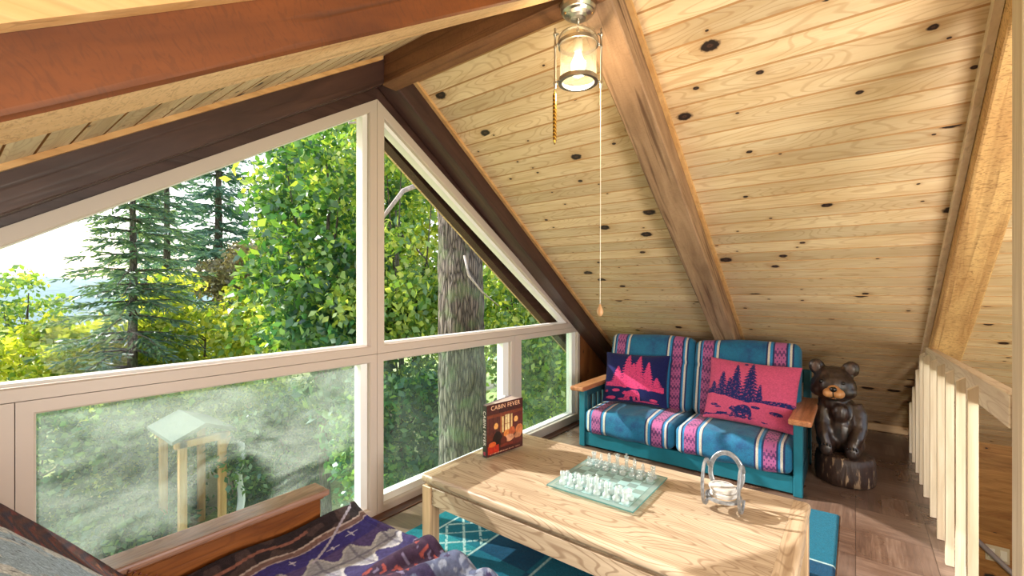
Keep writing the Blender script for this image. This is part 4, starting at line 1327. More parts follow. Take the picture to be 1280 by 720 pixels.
bm = B(); lathe(bm, [(.016, 2.282), (.018, 2.276), (.018, 2.240), (.012, 2.236), (.012, 2.230)], (LX, LY, 0), 20); obj('socket', bm, plain('white_socket', lin(236, 230, 216), rough=.4), lan, smooth=True)
bm = B(); lathe(bm, [(0, 2.152), (.010, 2.153), (.020, 2.158), (.027, 2.168), (.029, 2.178), (.027, 2.192), (.020, 2.208), (.014, 2.222), (.012, 2.234)], (LX, LY, 0), 24, cap=False); obj('bulb', bm, emit('lit_bulb', (1, .84, .58, 1), 9.0), lan, smooth=True)
# amber fob below the left rod, cord with wooden knob below the right rod
pl = at(-.0925, 0, 0)
bm = B(); lathe(bm, [(0, 2.086), (.0030, 2.084), (.0030, 2.074), (.0048, 2.072), (.0075, 2.068), (.0078, 2.0), (.0074, 1.95), (.0078, 1.90), (.0070, 1.884), (.0035, 1.880), (.0035, 1.872), (0, 1.870)], (pl.x, pl.y, 0), 10, cap=False)
am, nt_, bs_ = new_mat('amber_twist')
tc_ = nd(nt_, 'ShaderNodeTexCoord'); sp_ = nd(nt_, 'ShaderNodeSeparateXYZ', {0: tc_.outputs['Object']})
wv = mth(nt_, 'SINE', mth(nt_, 'ADD', mth(nt_, 'MULTIPLY', sp_.outputs[2], 420.0), mth(nt_, 'MULTIPLY', sp_.outputs[0], 500.0)))
nt_.links.new(ramp(nt_, wv, [(.3, lin(120, 80, 20)), (.8, lin(224, 180, 76))]), bs_.inputs['Base Color']); bs_.inputs['Roughness'].default_value = .3; bs_.inputs['Metallic'].default_value = .5
tag(obj('pull_fob', bm, am, lan, smooth=True), 'amber twisted pull rod', 'x'); del bpy.data.objects['pull_fob']['category']
pr = at(.0880, 0, 0)
bm = B(); tube(bm, [(pr.x, pr.y, 2.088), (pr.x, pr.y, 1.7), (pr.x - .002, pr.y + .001, 1.24)], .0014, 8)
cord = obj('pull_cord', bm, plain('white_cord', lin(232, 226, 214), rough=.8), lan, smooth=True)
bm = B(); lathe(bm, [(0, 1.243), (.004, 1.242), (.005, 1.235), (.0105, 1.224), (.0125, 1.213), (.011, 1.203), (.006, 1.196), (0, 1.195)], (pr.x - .002, pr.y + .001, 0), 18, cap=False)
obj('knob', bm, plain('turned_wood_knob', lin(178, 138, 100), rough=.35), cord, smooth=True)
lamp = bpy.data.lights.new('lantern_light', 'POINT'); lamp.energy = 5.5; lamp.color = (1, .80, .52); lamp.shadow_soft_size = .03
lo = bpy.data.objects.new('lantern_light', lamp); C.objects.link(lo); lo.location = (LX, LY, 2.135)

# ================================================================== stair railing
M_white = wood('whitewashed_pine', lin(190, 172, 146), lin(218, 204, 182), axis='z', grain=70, lines=.30, line_col=lin(166, 132, 92), rough=.55, bumpy=.12)
M_white_x = wood('whitewashed_rail', lin(192, 174, 150), lin(218, 204, 182), axis='x', grain=46, lines=.35, line_col=lin(160, 128, 92), rough=.55, bumpy=.12, cathedral=.35)
rail = thing('stair_railing', 'whitewashed wooden railing with square balusters along the stair opening', 'railing', (3.1, YF, 0))
def rz(x): return .905 + (4.66 - x) * .030                   # top of the rail, slightly out of level
XE = 4.10
bm = B()
t = bmesh.new()
poly = [(1.976, rz(1.976)), (1.976, rz(1.976) - .105), (XE + .10, rz(XE) - .105), (XE - .01, rz(XE) - .004)]
prism(bm, poly, YF - .012, YF + .026, .003)
obj('top_rail', bm, M_white_x, rail)
bal_x = [2.40, 2.648, 2.923, 3.199, 3.483, 3.794, 4.02, 4.26, 4.50, 4.74]
for x in bal_x:
    zt = min(rz(x) - .040, roof(x) - .035) if x > 3.9 else rz(x) - .034
    bm = B()
    w, y0, y1 = .0135, YF + .0265, YF + .0555
    # sawn 45 degree top: the outer face is lower
    prism(bm, [(x - w, .003), (x + w, .003), (x + w, zt - .0), (x - w, zt - .0)], y0, y1)
    for v in bm.verts:
        if v.co.z > .1 and abs(v.co.y - y1) < 1e-5: v.co.z -= .020
        if v.co.z > .1 and zt < rz(x) - .06 and v.co.x > x: v.co.z -= .026
    obj('baluster', bm, M_white, rail)
bm = B(); box(bm, 1.865, 1.975, YF - .056, YF + .020, .003, 2.19, .004); obj('post', bm, M_white, rail)
bm = B(); box(bm, 1.976, 5.26, YF - .018, YF - .0005, -.16, .004, .003); obj('edge_board', bm, M_white_x, rail)

# pale twin boxes and grey handrail down in the stairwell
hr = thing('stair_handrail', 'grey sloping handrail low in the stairwell beyond the railing', 'handrail', (5.36, -1.05, -1.0))
bm = B(); tube(bm, [(5.345, -.80, -.80), (5.345, -1.35, -1.35)], .021, 12); obj('rail_bar', bm, plain('grey_rail_paint', lin(150, 140, 140), rough=.5), hr, smooth=True)
for k in (0, 1):
    y = -.93 - k * .30; z = -.93 - k * .30
    bm = B(); tube(bm, [(5.345, y, z), (5.385, y, z - .03), (5.400, y, z - .03)], .008, 8); obj('bracket', bm, M_nickel, hr, smooth=True)
sw = thing('switch_plate', 'pale switch plate with two rockers on the stairwell boards', 'light switch', (5.395, -.93, -.90))
bm = B(); box(bm, 5.392, 5.399, -1.00, -.86, -.965, -.835, .002); obj('plate', bm, plain('switch_plate_cream', lin(206, 190, 160), rough=.4), sw)
for y in (-.965, -.895):
    bm = B(); box(bm, 5.386, 5.3918, y - .02, y + .02, -.94, -.86, .002); obj('rocker', bm, plain('switch_white', lin(232, 224, 206), rough=.35), sw)

# ================================================================== foreground settee with throws
M_fore = wood('honey_brown_wood', lin(98, 52, 20), lin(146, 86, 40), axis='x', grain=30, lines=.4, line_col=lin(84, 42, 18), rough=.35, cathedral=.3)
M_fore_top = wood('sky_sheen_arm_wood', lin(128, 92, 74), lin(166, 128, 108), axis='x', grain=44, lines=.4, line_col=lin(70, 40, 28), rough=.16, cathedral=.25)  # colour lightened to paint in the sky reflection on the arm top
fs = thing('settee', 'honey brown wooden settee in the foreground with its arm along the window', 'sofa', (.60, .9, 0))
for y in (1.692, .02):
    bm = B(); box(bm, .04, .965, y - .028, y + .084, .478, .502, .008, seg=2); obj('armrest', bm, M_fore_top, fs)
    bm = B(); box(bm, .10, .945, y + .006, y + .050, .372, .4778, .005); obj('arm_apron', bm, M_fore, fs)
    bm = B(); box(bm, .08, .955, y - .004, y + .060, .462, .4779, .005); obj('arm_moulding', bm, M_fore, fs)
    for x in (.105, .875):
        bm = B(); box(bm, x, x + .065, y + .004, y + .054, 0, .3719, .004); obj('leg', bm, M_fore, fs)
bm = B(); box(bm, 1.005, 1.035, .08, 1.685, .12, .235, .004); obj('front_rail', bm, M_fore, fs)
bm = B(); box(bm, .10, 1.004, .08, 1.685, .165, .195, .003); obj('seat_deck', bm, M_fore, fs)
M_cush = plain('plain_brown_cushion', lin(92, 74, 66), rough=.9, nscale=90, namt=.15, bumpy=.3)
for k in range(2):
    Vq, Fq = soft_block(.66, .79, .155, .05, 20, 24, 8, bulge=(.005, .004, .014))
    o = np_obj('seat_cushion', Vq, Fq, M_cush, fs, True, local=True); o.location = Vector((.735, .478 + k * .800, .274)) - fs.location
    Vq, Fq = soft_block(.15, .78, .56, .055, 8, 24, 20, bulge=(.01, .003, .01))
    o = np_obj('back_cushion', Vq, Fq, M_cush, fs, True, local=True); o.location = Vector((.106, .470 + k * .795, .568)) - fs.location
    o.rotation_euler = (0, math.radians(-36), 0)

# seat throw: navy tapestry with a pale oak leaf, purple bands and folds at the front
def lobed_leaf(a, b):
    """Oak leaf along +a from 0 to 1, half width from rounded lobes."""
    lob = .5 + .5 * np.cos(a * 2 * PI * 4.2 - .6)
    w = (.12 + .25 * lob) * np.sqrt(np.clip(a * (1.04 - a) * 4, 0, 1)) * (1.15 - .35 * a)
    return (a > 0) & (a < 1.02) & (np.abs(b) < w)
def seat_throw():
    n, m = 260, 260
    S = np.linspace(0, 1, n + 1); T = np.linspace(0, 1, m + 1)
    s, t = np.meshgrid(S, T, indexing='ij')
    Y = .55 + (1.672 - .55) * t                           # t = 1 at the window arm
    L = s * 1.13                                           # metres along the throw from the back
    X0 = .40
    flat = .66
    X = np.where(L < flat, X0 + L, X0 + flat + .055 * np.sin(np.clip((L - flat) / .09, 0, PI / 2)))
    zt = .368 + .008 * np.sin(Y * 7)
    Zt = zt - np.clip(L - flat - .02, 0, 9) * .93
    Z = np.where(L < flat, zt, np.minimum(zt, Zt) + .010 * np.cos(np.clip((L - flat) / .09, 0, 1.5)))
    # rises against the arm, gathers in folds on the camera side of the front edge
    top = (L < flat + .03)
    Z += .034 * np.clip(1 - (1.672 - Y) / .13, 0, 1) ** 1.5 * top
    Z += .006 * np.sin(X * 17 + Y * 6) * top
    fm = np.clip((1.31 - Y) / .08, 0, 1) * np.clip((L - .34) / .22, 0, 1) * (1 - np.clip((L - .80) / .1, 0, 1))
    Z += fm * (.017 * np.sin((Y + .40 * (L - .5)) * 46) + .020)
    X += .022 * np.clip((L - flat) / .3, 0, 1) * np.sin(Y * 26 + 1)
    Z = np.maximum(Z, .03)
    D = lambda *c: c3(*c)
    r = vnoise(X * 60, Y * 60, 2); r3 = vnoise(X * 22, Y * 22, 12)
    col = np.zeros(s.shape + (3,)); col[:] = D(60, 50, 92)
    q = (1.672 - Y) + .05 * (X - .8) + .006 * np.sin(X * 30)
    col[q < .082] = D(46, 36, 40)
    col[(q < .082) & (r3 > .62)] = D(74, 58, 58)
    col[(q > .030) & (q < .042) & (X < .86)] = D(140, 92, 80)
    col[(q > .080) & (q < .088)] = D(188, 170, 164)
    col[(q > .088) & (q < .110)] = D(122, 94, 90)
    col[(q > .110) & (q < .116)] = D(174, 160, 168)
    col[(q > .116) & (q < .205)] = D(56, 48, 122)
    col[(q > .205) & (q < .42)] = D(80, 64, 116)
    col[(q > .330) & (q < .42)] = D(60, 54, 100)
    for (cx, cy, ang, ln, fl) in ((.52, 1.395, -.05, .58, 1), (.40, .95, .30, .62, 1)):
        dx, dy = X - cx, Y - cy
        a = (dx * math.cos(ang) + dy * math.sin(ang)) / ln; b = (-dx * math.sin(ang) + dy * math.cos(ang)) / ln
        nl = 4.6
        lob = .5 + .5 * np.cos((a * nl - .9 * np.abs(b)) * 2 * PI)
        w = (.050 + .135 * lob) * np.clip(a * (1.03 - a) * 4, 0, 1) ** .5 * (1.1 - .25 * a)
        lf = (a > 0) & (a < 1.02) & (np.abs(b) < w + .02 * (r - .5))
        col[lf] = D(150, 150, 158)
        col[lf & (np.abs(b) > w - .035)] = D(180, 178, 180)
        rib = lf & (((a * nl - .9 * np.abs(b)) % 1.0) < .08)
        col[rib] = D(118, 116, 132)
        col[lf & (np.abs(b) < .009)] = D(116, 114, 130)
        stem = (a < .02) & (a > -.30) & (np.abs(b - .03 * np.sin(a * 9)) < .010); col[stem] = D(150, 140, 150)
    for (cx, cy) in ((.74, 1.515), (.88, 1.50), (.62, 1.50), (.97, 1.525), (.55, 1.515)):
        dx, dy = np.abs(X - cx), np.abs(Y - cy)
        col[(dx * dy < 2.2e-5) & (dx + dy < .026)] = D(196, 190, 206)
    dl = np.abs((Y - 1.55) - (X - .90) * .75)
    col[(dl < .006) & (X > .78) & (X < 1.06)] = D(180, 172, 190)
    fold = (q > .42) & (q < .56)
    col[fold] = D(62, 44, 66); col[fold & (r > .80)] = D(150, 74, 70); col[fold & (r < .16)] = D(120, 110, 140)
    col[q > .56] = D(92, 100, 128); col[(q > .56) & (r > .6)] = D(138, 146, 166); col[(q > .56) & (r3 > .72)] = D(60, 52, 84)
    col *= (.70 + .5 * vnoise(X * 130, Y * 130, 7))[..., None]
    V = np.stack([X, Y, Z], -1).reshape(-1, 3)
    o = np_obj('throw_blanket', V, grid_faces(n, m), attr_mat('tapestry_weave', nscale=500, bumpy=.7, mottle=.3), None, True, col=col.reshape(-1, 3))
    so = o.modifiers.new('thickness', 'SOLIDIFY'); so.thickness = .007; so.offset = 1
    return tag(o, 'navy tapestry throw with a pale oak leaf spread over the settee seat', 'blanket', 'throws on the settee')
seat_throw()

def back_throw():
    """Thick pile throw over the settee back: grey-blue field, woven red-brown border along the arm end."""
    n, m = 200, 200
    s, t = np.meshgrid(np.linspace(0, 1, n + 1), np.linspace(0, 1, m + 1), indexing='ij')
    Y0, Y1 = .40, 1.664
    Y = Y0 + (Y1 - Y0) * t
    # profile over the reclined back: up from the seat, over the top, a little down behind
    prof = [(.56, .372), (.47, .385), (.41, .42), (.328, .49), (.243, .595), (.160, .702), (.102, .775), (.060, .812), (.01, .830), (-.06, .825), (-.115, .77), (-.12, .62)]
    P = np.array(prof); dl = np.r_[0, np.cumsum(np.linalg.norm(np.diff(P, axis=0), axis=1))]; dl /= dl[-1]
    X = np.interp(s, dl, P[:, 0]); Z = np.interp(s, dl, P[:, 1])
    nx, nz = .72, .69
    und = .008 * np.sin(Y * 9 + s * 6) * (1 - t ** 6) + .010 * (vnoise(s * 5, Y * 6, 3) - .5)
    X = X + nx * und; Z = Z + nz * und
    Y = Y - .05 * np.clip(.5 - s, 0, 1) * (t ** 3)            # edge creeps in towards the seat
    D = lambda *c: c3(*c)
    r1 = vnoise(s * 26, Y * 30, 1); r2 = vnoise(s * 9, Y * 14, 2); sp = vnoise(s * 120, Y * 160, 3)
    col = np.zeros(s.shape + (3,)); col[:] = D(164, 184, 200)
    col[(r2 > .5)] = D(178, 188, 196); col[(r2 > .66)] = D(118, 152, 180); col[(r1 > .72)] = D(206, 208, 206); col[(sp > .86)] = D(100, 102, 110)
    e = (1 - t) * (Y1 - Y0)
    col[e < .185] = D(200, 200, 196)
    b = e < .165
    k = np.floor(s * 17).astype(int)
    pal = np.array([D(58, 28, 28), D(104, 44, 30), D(140, 44, 30), D(84, 40, 30), D(76, 44, 34), D(110, 36, 30), D(50, 30, 44), D(150, 90, 54)])
    zig = np.floor(s * 60 + 2.2 * np.abs(((e / .165) * 2) % 2 - 1)).astype(int)
    bc = pal[(zig * 5 + k) % 8]
    col[b] = bc[b]
    col[(e < .012)] = D(72, 40, 40)
    col *= (.65 + .6 * vnoise(s * 260, Y * 260, 9))[..., None]
    V = np.stack([X, Y, Z], -1)
    o = np_obj('throw_blanket', V.reshape(-1, 3), grid_faces(n, m), attr_mat('pile_throw', nscale=260, bumpy=1.0, mottle=.4), None, True, col=col.reshape(-1, 3))
    so = o.modifiers.new('thickness', 'SOLIDIFY'); so.thickness = .014; so.offset = 1
    tag(o, 'grey-blue pile throw with a red-brown woven border over the settee back', 'blanket', 'throws on the settee')
    # fringe along the border: stubby twisted strands
    bm = B()
    for i in range(14, 52, 3):
        p = Vector(V[i, m]) + Vector((.010, 0, .010)); q = p + Vector((random.uniform(-.006, .010), random.uniform(.010, .020), random.uniform(-.012, .004)))
        tube(bm, [p, (p + q) / 2 + Vector((0, 0, .003)), q], [.0024, .0022, .0012], 5)
    obj('fringe', bm, plain('fringe_yarn', lin(120, 62, 54), rough=.9), o, smooth=True)
    return o
back_throw()
# ================================================================== outdoors
GZ = -2.60
def leaf_mat(name, stops, trans=.45, rough=.5, tcol=None):
    m, nt, b = new_mat(name)
    out = nt.nodes['Material Output']
    g = nd(nt, 'ShaderNodeNewGeometry')
    col = ramp(nt, g.outputs['Random Per Island'], stops)
    df = nd(nt, 'ShaderNodeBsdfDiffuse', {'Color': col})
    tl = nd(nt, 'ShaderNodeBsdfTranslucent', {'Color': mixc(nt, 1.0, col, tcol or (1.25, 1.15, .55, 1), 'MULTIPLY')})
    gl = nd(nt, 'ShaderNodeBsdfGlossy', {'Roughness': .35, 'Color': (.9, .95, 1, 1)})
    a = nd(nt, 'ShaderNodeMixShader', {0: trans, 1: df.outputs[0], 2: tl.outputs[0]})
    s = nd(nt, 'ShaderNodeMixShader', {0: .06, 1: a.outputs[0], 2: gl.outputs[0]})
    nt.links.new(s.outputs[0], out.inputs[0])
    return m
L_maple = leaf_mat('maple_leaves', [(0, lin(44, 92, 58)), (.4, lin(72, 124, 62)), (.75, lin(106, 152, 66)), (1, lin(168, 196, 84))], .48)
L_dark = leaf_mat('dark_leaves', [(0, lin(44, 98, 78)), (.5, lin(78, 132, 84)), (1, lin(140, 176, 100))], .48)
L_lime = leaf_mat('lime_leaves', [(0, lin(110, 150, 52)), (.5, lin(176, 196, 62)), (1, lin(226, 226, 104))], .55)
L_mix = leaf_mat('mixed_leaves', [(0, lin(80, 128, 70)), (.5, lin(142, 180, 80)), (1, lin(216, 226, 114))], .5)
L_fir = leaf_mat('fir_needles', [(0, lin(62, 106, 102)), (.6, lin(94, 140, 130)), (1, lin(132, 168, 148))], .4)
L_spruce = leaf_mat('spruce_needles', [(0, lin(58, 92, 78)), (.6, lin(90, 128, 100)), (1, lin(136, 162, 120))], .42)
L_dry = leaf_mat('dry_twigs', [(0, lin(106, 100, 84)), (.6, lin(148, 140, 112)), (1, lin(190, 182, 140))], .3)
def bark_mat(name, lo, hi, lich, sc=1.0):
    m, nt, b = new_mat(name)
    tc = nd(nt, 'ShaderNodeTexCoord')
    mp = nd(nt, 'ShaderNodeMapping', {'Vector': tc.outputs['Object'], 'Scale': (16 * sc, 16 * sc, 2.6 * sc)})
    v = nd(nt, 'ShaderNodeTexVoronoi', {'Vector': mp.outputs[0], 'Scale': 1.0}, feature='DISTANCE_TO_EDGE')
    n = nd(nt, 'ShaderNodeTexNoise', {'Vector': mp.outputs[0], 'Scale': 2.5, 'Detail': 5.0})
    h = mth(nt, 'ADD', mth(nt, 'MINIMUM', v.outputs['Distance'], .25), mth(nt, 'MULTIPLY', n.outputs[0], .25))
    col = ramp(nt, h, [(.12, lo), (.36, hi)])
    n2 = nd(nt, 'ShaderNodeTexNoise', {'Vector': tc.outputs['Object'], 'Scale': 5.0, 'Detail': 4.0})
    col = mixc(nt, ramp(nt, n2.outputs[0], [(.5, (0, 0, 0, 1)), (.68, (.7, .7, .7, 1))]), col, lich)
    nt.links.new(col, b.inputs['Base Color']); b.inputs['Roughness'].default_value = .9
    bump(nt, b, h, 1.0, .05)
    return m
M_bark = bark_mat('furrowed_bark', lin(44, 38, 36), lin(124, 114, 106), lin(104, 120, 84), 1.9)
M_bark2 = bark_mat('thin_bark', lin(60, 52, 46), lin(120, 108, 96), lin(104, 116, 88), 2)

def leaves(P, size, name, mat, parent, droop=.3, aspect=.62):
    """One folded diamond leaf at every point."""
    N = len(P)
    d = RNG.normal(size=(N, 3)); d[:, 2] -= droop; d /= np.linalg.norm(d, axis=1, keepdims=True)
    r = RNG.normal(size=(N, 3)); s = np.cross(d, r); s /= np.maximum(np.linalg.norm(s, axis=1, keepdims=True), 1e-6)
    u = np.cross(s, d)
    L = size * RNG.uniform(.6, 1.25, (N, 1)); W = L * aspect / 2
    a = P; b = P + d * L * .45 + s * W + u * L * .10; c = P + d * L; e = P + d * L * .45 - s * W + u * L * .10
    V = np.stack([a, b, c, e], 1).reshape(-1, 3)
    F = np.arange(N * 4).reshape(N, 4)
    return np_obj(name, V, F, mat, parent)

def crown_points(c, r, n, clumps, spread, seed):
    g = np.random.default_rng(seed)
    q = g.normal(size=(clumps, 3)); q /= np.linalg.norm(q, axis=1, keepdims=True)
    q *= g.uniform(.25, 1.0, (clumps, 1)) ** .5
    Cc = np.array(c) + q * np.array(r)
    k = g.integers(0, clumps, n)
    off = g.normal(size=(n, 3)); 
    off = off / np.linalg.norm(off, axis=1, keepdims=True) * g.uniform(0, 1, (n, 1)) ** .45
    return Cc[k] + off * np.array([spread, spread, spread * .62]), Cc

def leafy(name, label, cat, base, c, r, n, size, mat, clumps=40, spread=.6, seed=1, trunk=.10, group='trees beyond the windows', limbs=9, droop=.3):
    o = thing(name, label, cat, (base[0], base[1], GZ), group=group)
    P, Cc = crown_points(c, r, n, clumps, spread, seed)
    leaves(P, size, 'foliage', mat, o, droop)
    rnd = random.Random(seed)
    bm = B()
    top = Vector((c[0], c[1], c[2] + r[2] * .35)); b0 = Vector((base[0], base[1], GZ))
    mid = b0.lerp(top, .5) + Vector((rnd.uniform(-.2, .2), rnd.uniform(-.2, .2), 0))
    tr = [b0, b0.lerp(mid, .5), mid, mid.lerp(top, .5), top]
    tube(bm, tr, [trunk, trunk * .85, trunk * .65, trunk * .45, trunk * .2], 10)
    obj('trunk', bm, M_bark2, o, smooth=True)
    idx = list(range(len(Cc))); rnd.shuffle(idx)
    if limbs < 4: return o
    bm = B()
    for i in idx[:limbs]:
        t = rnd.uniform(.35, .95); k = t * 4; j = min(int(k), 3)
        p = tr[j].lerp(tr[j + 1], k - j); q = Vector(Cc[i])
        m_ = p.lerp(q, .5) + Vector((rnd.uniform(-.15, .15), rnd.uniform(-.15, .15), rnd.uniform(-.1, .25)))
        tube(bm, [p, m_, q], [trunk * .3, trunk * .2, trunk * .08], 6)
    obj('branches', bm, M_bark2, o, smooth=True)
    return o

def conifer(name, label, base, top, rad, whorls, mat, seed, needle=.16, trunk=.10, dens=1.0, z0=.12, droop=.25, group='conifers beyond the windows'):
    rnd = random.Random(seed)
    o = thing(name, label, 'tree', (base[0], base[1], GZ), group=group)
    H = top - GZ
    b0 = Vector((base[0], base[1], GZ))
    bm = B(); tube(bm, [b0, b0 + Vector((.03, 0, H * .5)), b0 + Vector((0, 0, H))], [trunk, trunk * .6, .012], 10)
    obj('trunk', bm, M_bark2, o, smooth=True)
    bm = B(); P, D, S = [], [], []
    for w in range(whorls):
        f = z0 + (1 - z0) * (w + rnd.random() * .7) / whorls
        z = GZ + H * f
        L0 = rad * (1 - f) ** .85 * rnd.uniform(.75, 1.12) + .10
        nb = rnd.randint(4, 6)
        a0 = rnd.random() * 6.28
        for k in range(nb):
            a = a0 + k * 2 * PI / nb + rnd.uniform(-.3, .3)
            L = L0 * rnd.uniform(.65, 1.15)
            up = rnd.uniform(-.05, .22) - droop * (1 - f)
            p0 = Vector((base[0], base[1], z)); dirv = Vector((math.cos(a), math.sin(a), up))
            p1 = p0 + dirv * L * .5; p2 = p0 + dirv * L + Vector((0, 0, -.10 * L))
            tube(bm, [p0, p1, p2], [.016 + .008 * L, .010, .004], 5)
            nt_ = int((10 + 20 * L) * dens)
            side = Vector((-math.sin(a), math.cos(a), 0))
            for q in range(nt_):
                t = rnd.random() ** .8
                c = p0.lerp(p1, t * 2) if t < .5 else p1.lerp(p2, t * 2 - 1)
                sg = rnd.choice((-1, 1))
                tl = needle * rnd.uniform(.7, 1.5) * (1.35 - .6 * t)
                dv = (dirv * .75 + side * sg * rnd.uniform(.4, 1.0) + Vector((0, 0, rnd.uniform(-.55, .15)))).normalized()
                nseg = 3
                for j in range(nseg):
                    P.append(c + dv * tl * j / nseg); D.append(dv + Vector((rnd.uniform(-.35, .35), rnd.uniform(-.35, .35), rnd.uniform(-.35, .2)))); S.append(tl * .62)
    obj('branches', bm, M_bark2, o, smooth=True)
    P = np.array(P); D = np.array(D); D /= np.linalg.norm(D, axis=1, keepdims=True); S = np.array(S)[:, None]
    r = RNG.normal(size=P.shape); s = np.cross(D, r); s /= np.linalg.norm(s, axis=1, keepdims=True)
    V = np.stack([P, P + D * S * .4 + s * S * .13, P + D * S, P + D * S * .4 - s * S * .13], 1).reshape(-1, 3)
    np_obj('needles', V, np.arange(len(V)).reshape(-1, 4), mat, o)
    return o

# ---- the big tree right outside the gable
def big_trunk():
    o = thing('tree', 'massive furrowed trunk standing right behind the right-hand panes', 'tree', (3.72, 3.52, GZ), group='trees beyond the windows')
    n, m = 90, 160
    s, t = np.meshgrid(np.linspace(0, 1, n + 1), np.linspace(0, 1, m + 1), indexing='ij')
    A = s * 2 * PI; Zh = GZ + 9.0 * t
    rr = .292 - .012 * (Zh - GZ) + .16 * np.exp(-(Zh - GZ) / .4)
    fur = vnoise(s * 34, Zh * 2.6, 4); fur2 = vnoise(s * 70, Zh * 6, 9)
    rr = rr + .030 * (np.abs(fur - .5) * 2) ** .6 * 1.0 + .008 * fur2 - .015
    # wrap seam
    rr[-1] = rr[0]
    X = 3.72 - .028 * (Zh - GZ) + rr * np.cos(A); Y = 3.52 + rr * np.sin(A)
    np_obj('trunk', np.stack([X, Y, Zh], -1).reshape(-1, 3), grid_faces(n, m), M_bark, o, True)
    bm = B()
    tube(bm, [(3.62, 3.40, 2.35), (3.0, 3.25, 2.40), (2.55, 3.20, 2.18), (2.30, 3.22, 1.86), (2.24, 3.22, 1.55)], [.030, .026, .022, .016, .008], 8)
    tube(bm, [(3.42, 3.28, 1.66), (3.40, 3.20, 1.45), (3.55, 3.15, 1.28), (3.80, 3.12, 1.12)], [.013, .012, .010, .005], 8)
    tube(bm, [(3.62, 3.42, 3.1), (2.9, 3.35, 3.0), (2.2, 3.5, 2.75)], [.03, .022, .01], 8)
    obj('bare_branch', bm, plain('pale_branch', lin(168, 158, 150), rough=.8, nscale=30, namt=.2), o, smooth=True)
big_trunk()

# ---- nearer broadleaf trees
leafy('maple_tree', 'dark green maple with thin branches filling the right half of the upper left pane', 'tree', (4.0, 7.0), (4.0, 6.9, 2.0), (1.15, 1.1, 2.5), 8000, .15, L_maple, 56, .50, 21, .09, limbs=16)
leafy('maple_tree', 'bluish dark maple behind the mullion crossing', 'tree', (4.5, 6.6), (4.25, 6.4, .35), (1.25, .9, 1.35), 6000, .16, L_dark, 40, .45, 22, .07, limbs=8)
leafy('broadleaf_tree', 'sunlit tree between the centre mullion and the big trunk', 'tree', (4.5, 5.6), (4.4, 5.7, 1.7), (1.0, .8, 2.4), 7140, 0.123, L_mix, 36, .50, 23, .07, limbs=14)
leafy('broadleaf_tree', 'low dense bush tree under the mullion left of the big trunk', 'tree', (4.0, 5.0), (3.95, 5.0, -.55), (.85, .7, 1.1), 5100, 0.115, L_dark, 26, .45, 24, .05, limbs=6)
leafy('broadleaf_tree', 'leafy tree to the right of the big trunk', 'tree', (7.4, 5.0), (7.0, 4.9, 1.2), (1.7, 1.2, 1.7), 7820, 0.131, L_mix, 40, .60, 25, .08, limbs=10)
leafy('broadleaf_tree', 'dark leafy tree filling the small lower right pane', 'tree', (6.6, 4.3), (6.4, 4.25, .0), (1.3, .7, 1.1), 7140, 0.115, L_mix, 34, .50, 26, .06, limbs=7)
leafy('broadleaf_tree', 'tall yellow-green tree far behind the big trunk', 'tree', (10.0, 9.5), (9.8, 9.6, 2.6), (3.0, 1.6, 4.2), 8840, 0.221, L_lime, 52, 1.0, 27, .14, limbs=10)
leafy('broadleaf_tree', 'tall green tree far behind the centre mullion', 'tree', (8.2, 12.2), (8.0, 12.3, 3.6), (2.6, 1.6, 5.2), 9520, 0.246, L_mix, 56, 1.0, 28, .16, limbs=12)
leafy('broadleaf_tree', 'tall dark tree farthest right beyond the lower panes', 'tree', (12.5, 7.5), (12.2, 7.5, 1.6), (2.6, 1.8, 4.0), 7820, 0.246, L_dark, 46, 1.0, 29, .16, limbs=8)
leafy('broadleaf_tree', 'green tree in the gap right of the maple', 'tree', (6.3, 10.6), (6.2, 10.7, 1.2), (1.9, 1.3, 3.2), 7820, 0.197, L_mix, 44, .85, 30, .11, limbs=10)
# ---- shrubs across the left pane
leafy('shrub', 'bright yellow-green shrub glowing in the sun behind the spruce', 'shrub', (4.3, 12.9), (4.15, 12.9, -.1), (1.9, 1.1, 1.65), 8840, 0.172, L_lime, 44, .62, 31, .06, 'shrubs below the windows', 6, .1)
leafy('shrub', 'green shrub in front of the yellow-green one', 'shrub', (3.6, 9.6), (3.55, 9.6, -1.1), (1.3, .8, 1.1), 5780, 0.131, L_mix, 30, .50, 32, .05, 'shrubs below the windows', 6)
leafy('shrub', 'lime shrub at the left edge of the upper pane', 'shrub', (1.6, 13.2), (1.5, 13.2, -.55), (1.7, 1.0, 1.15), 7140, 0.164, L_lime, 36, .55, 33, .05, 'shrubs below the windows', 6)
leafy('shrub', 'dark green shrub low at the left edge above the mullion', 'shrub', (.9, 10.0), (.95, 10.0, -1.35), (1.5, .9, 1.0), 6800, 0.123, L_dark, 34, .50, 34, .05, 'shrubs below the windows', 6)
leafy('shrub', 'mixed shrub at the foot of the spruce', 'shrub', (2.3, 10.2), (2.3, 10.2, -1.25), (1.0, .8, .95), 4760, 0.123, L_mix, 26, .45, 35, .05, 'shrubs below the windows', 5)
leafy('shrub', 'thin young tree standing against the pale sky at the left edge', 'shrub', (1.35, 15.0), (1.30, 15.0, .75), (.75, .5, 1.35), 1530, 0.139, L_mix, 20, .36, 36, .05, 'shrubs below the windows', 9)
leafy('shrub', 'vine-covered shrub in the middle of the misted pane', 'shrub', (3.75, 8.1), (3.70, 8.05, -1.55), (.85, .55, 1.0), 5780, 0.107, L_dark, 28, .40, 37, .04, 'shrubs below the windows', 5)
leafy('shrub', 'ground-hugging ivy bank beside the wooden post', 'shrub', (1.8, 9.3), (1.75, 9.2, -2.28), (1.1, .75, .42), 5600, 0.12, L_dark, 30, .40, 38, .04, 'shrubs below the windows', 3)
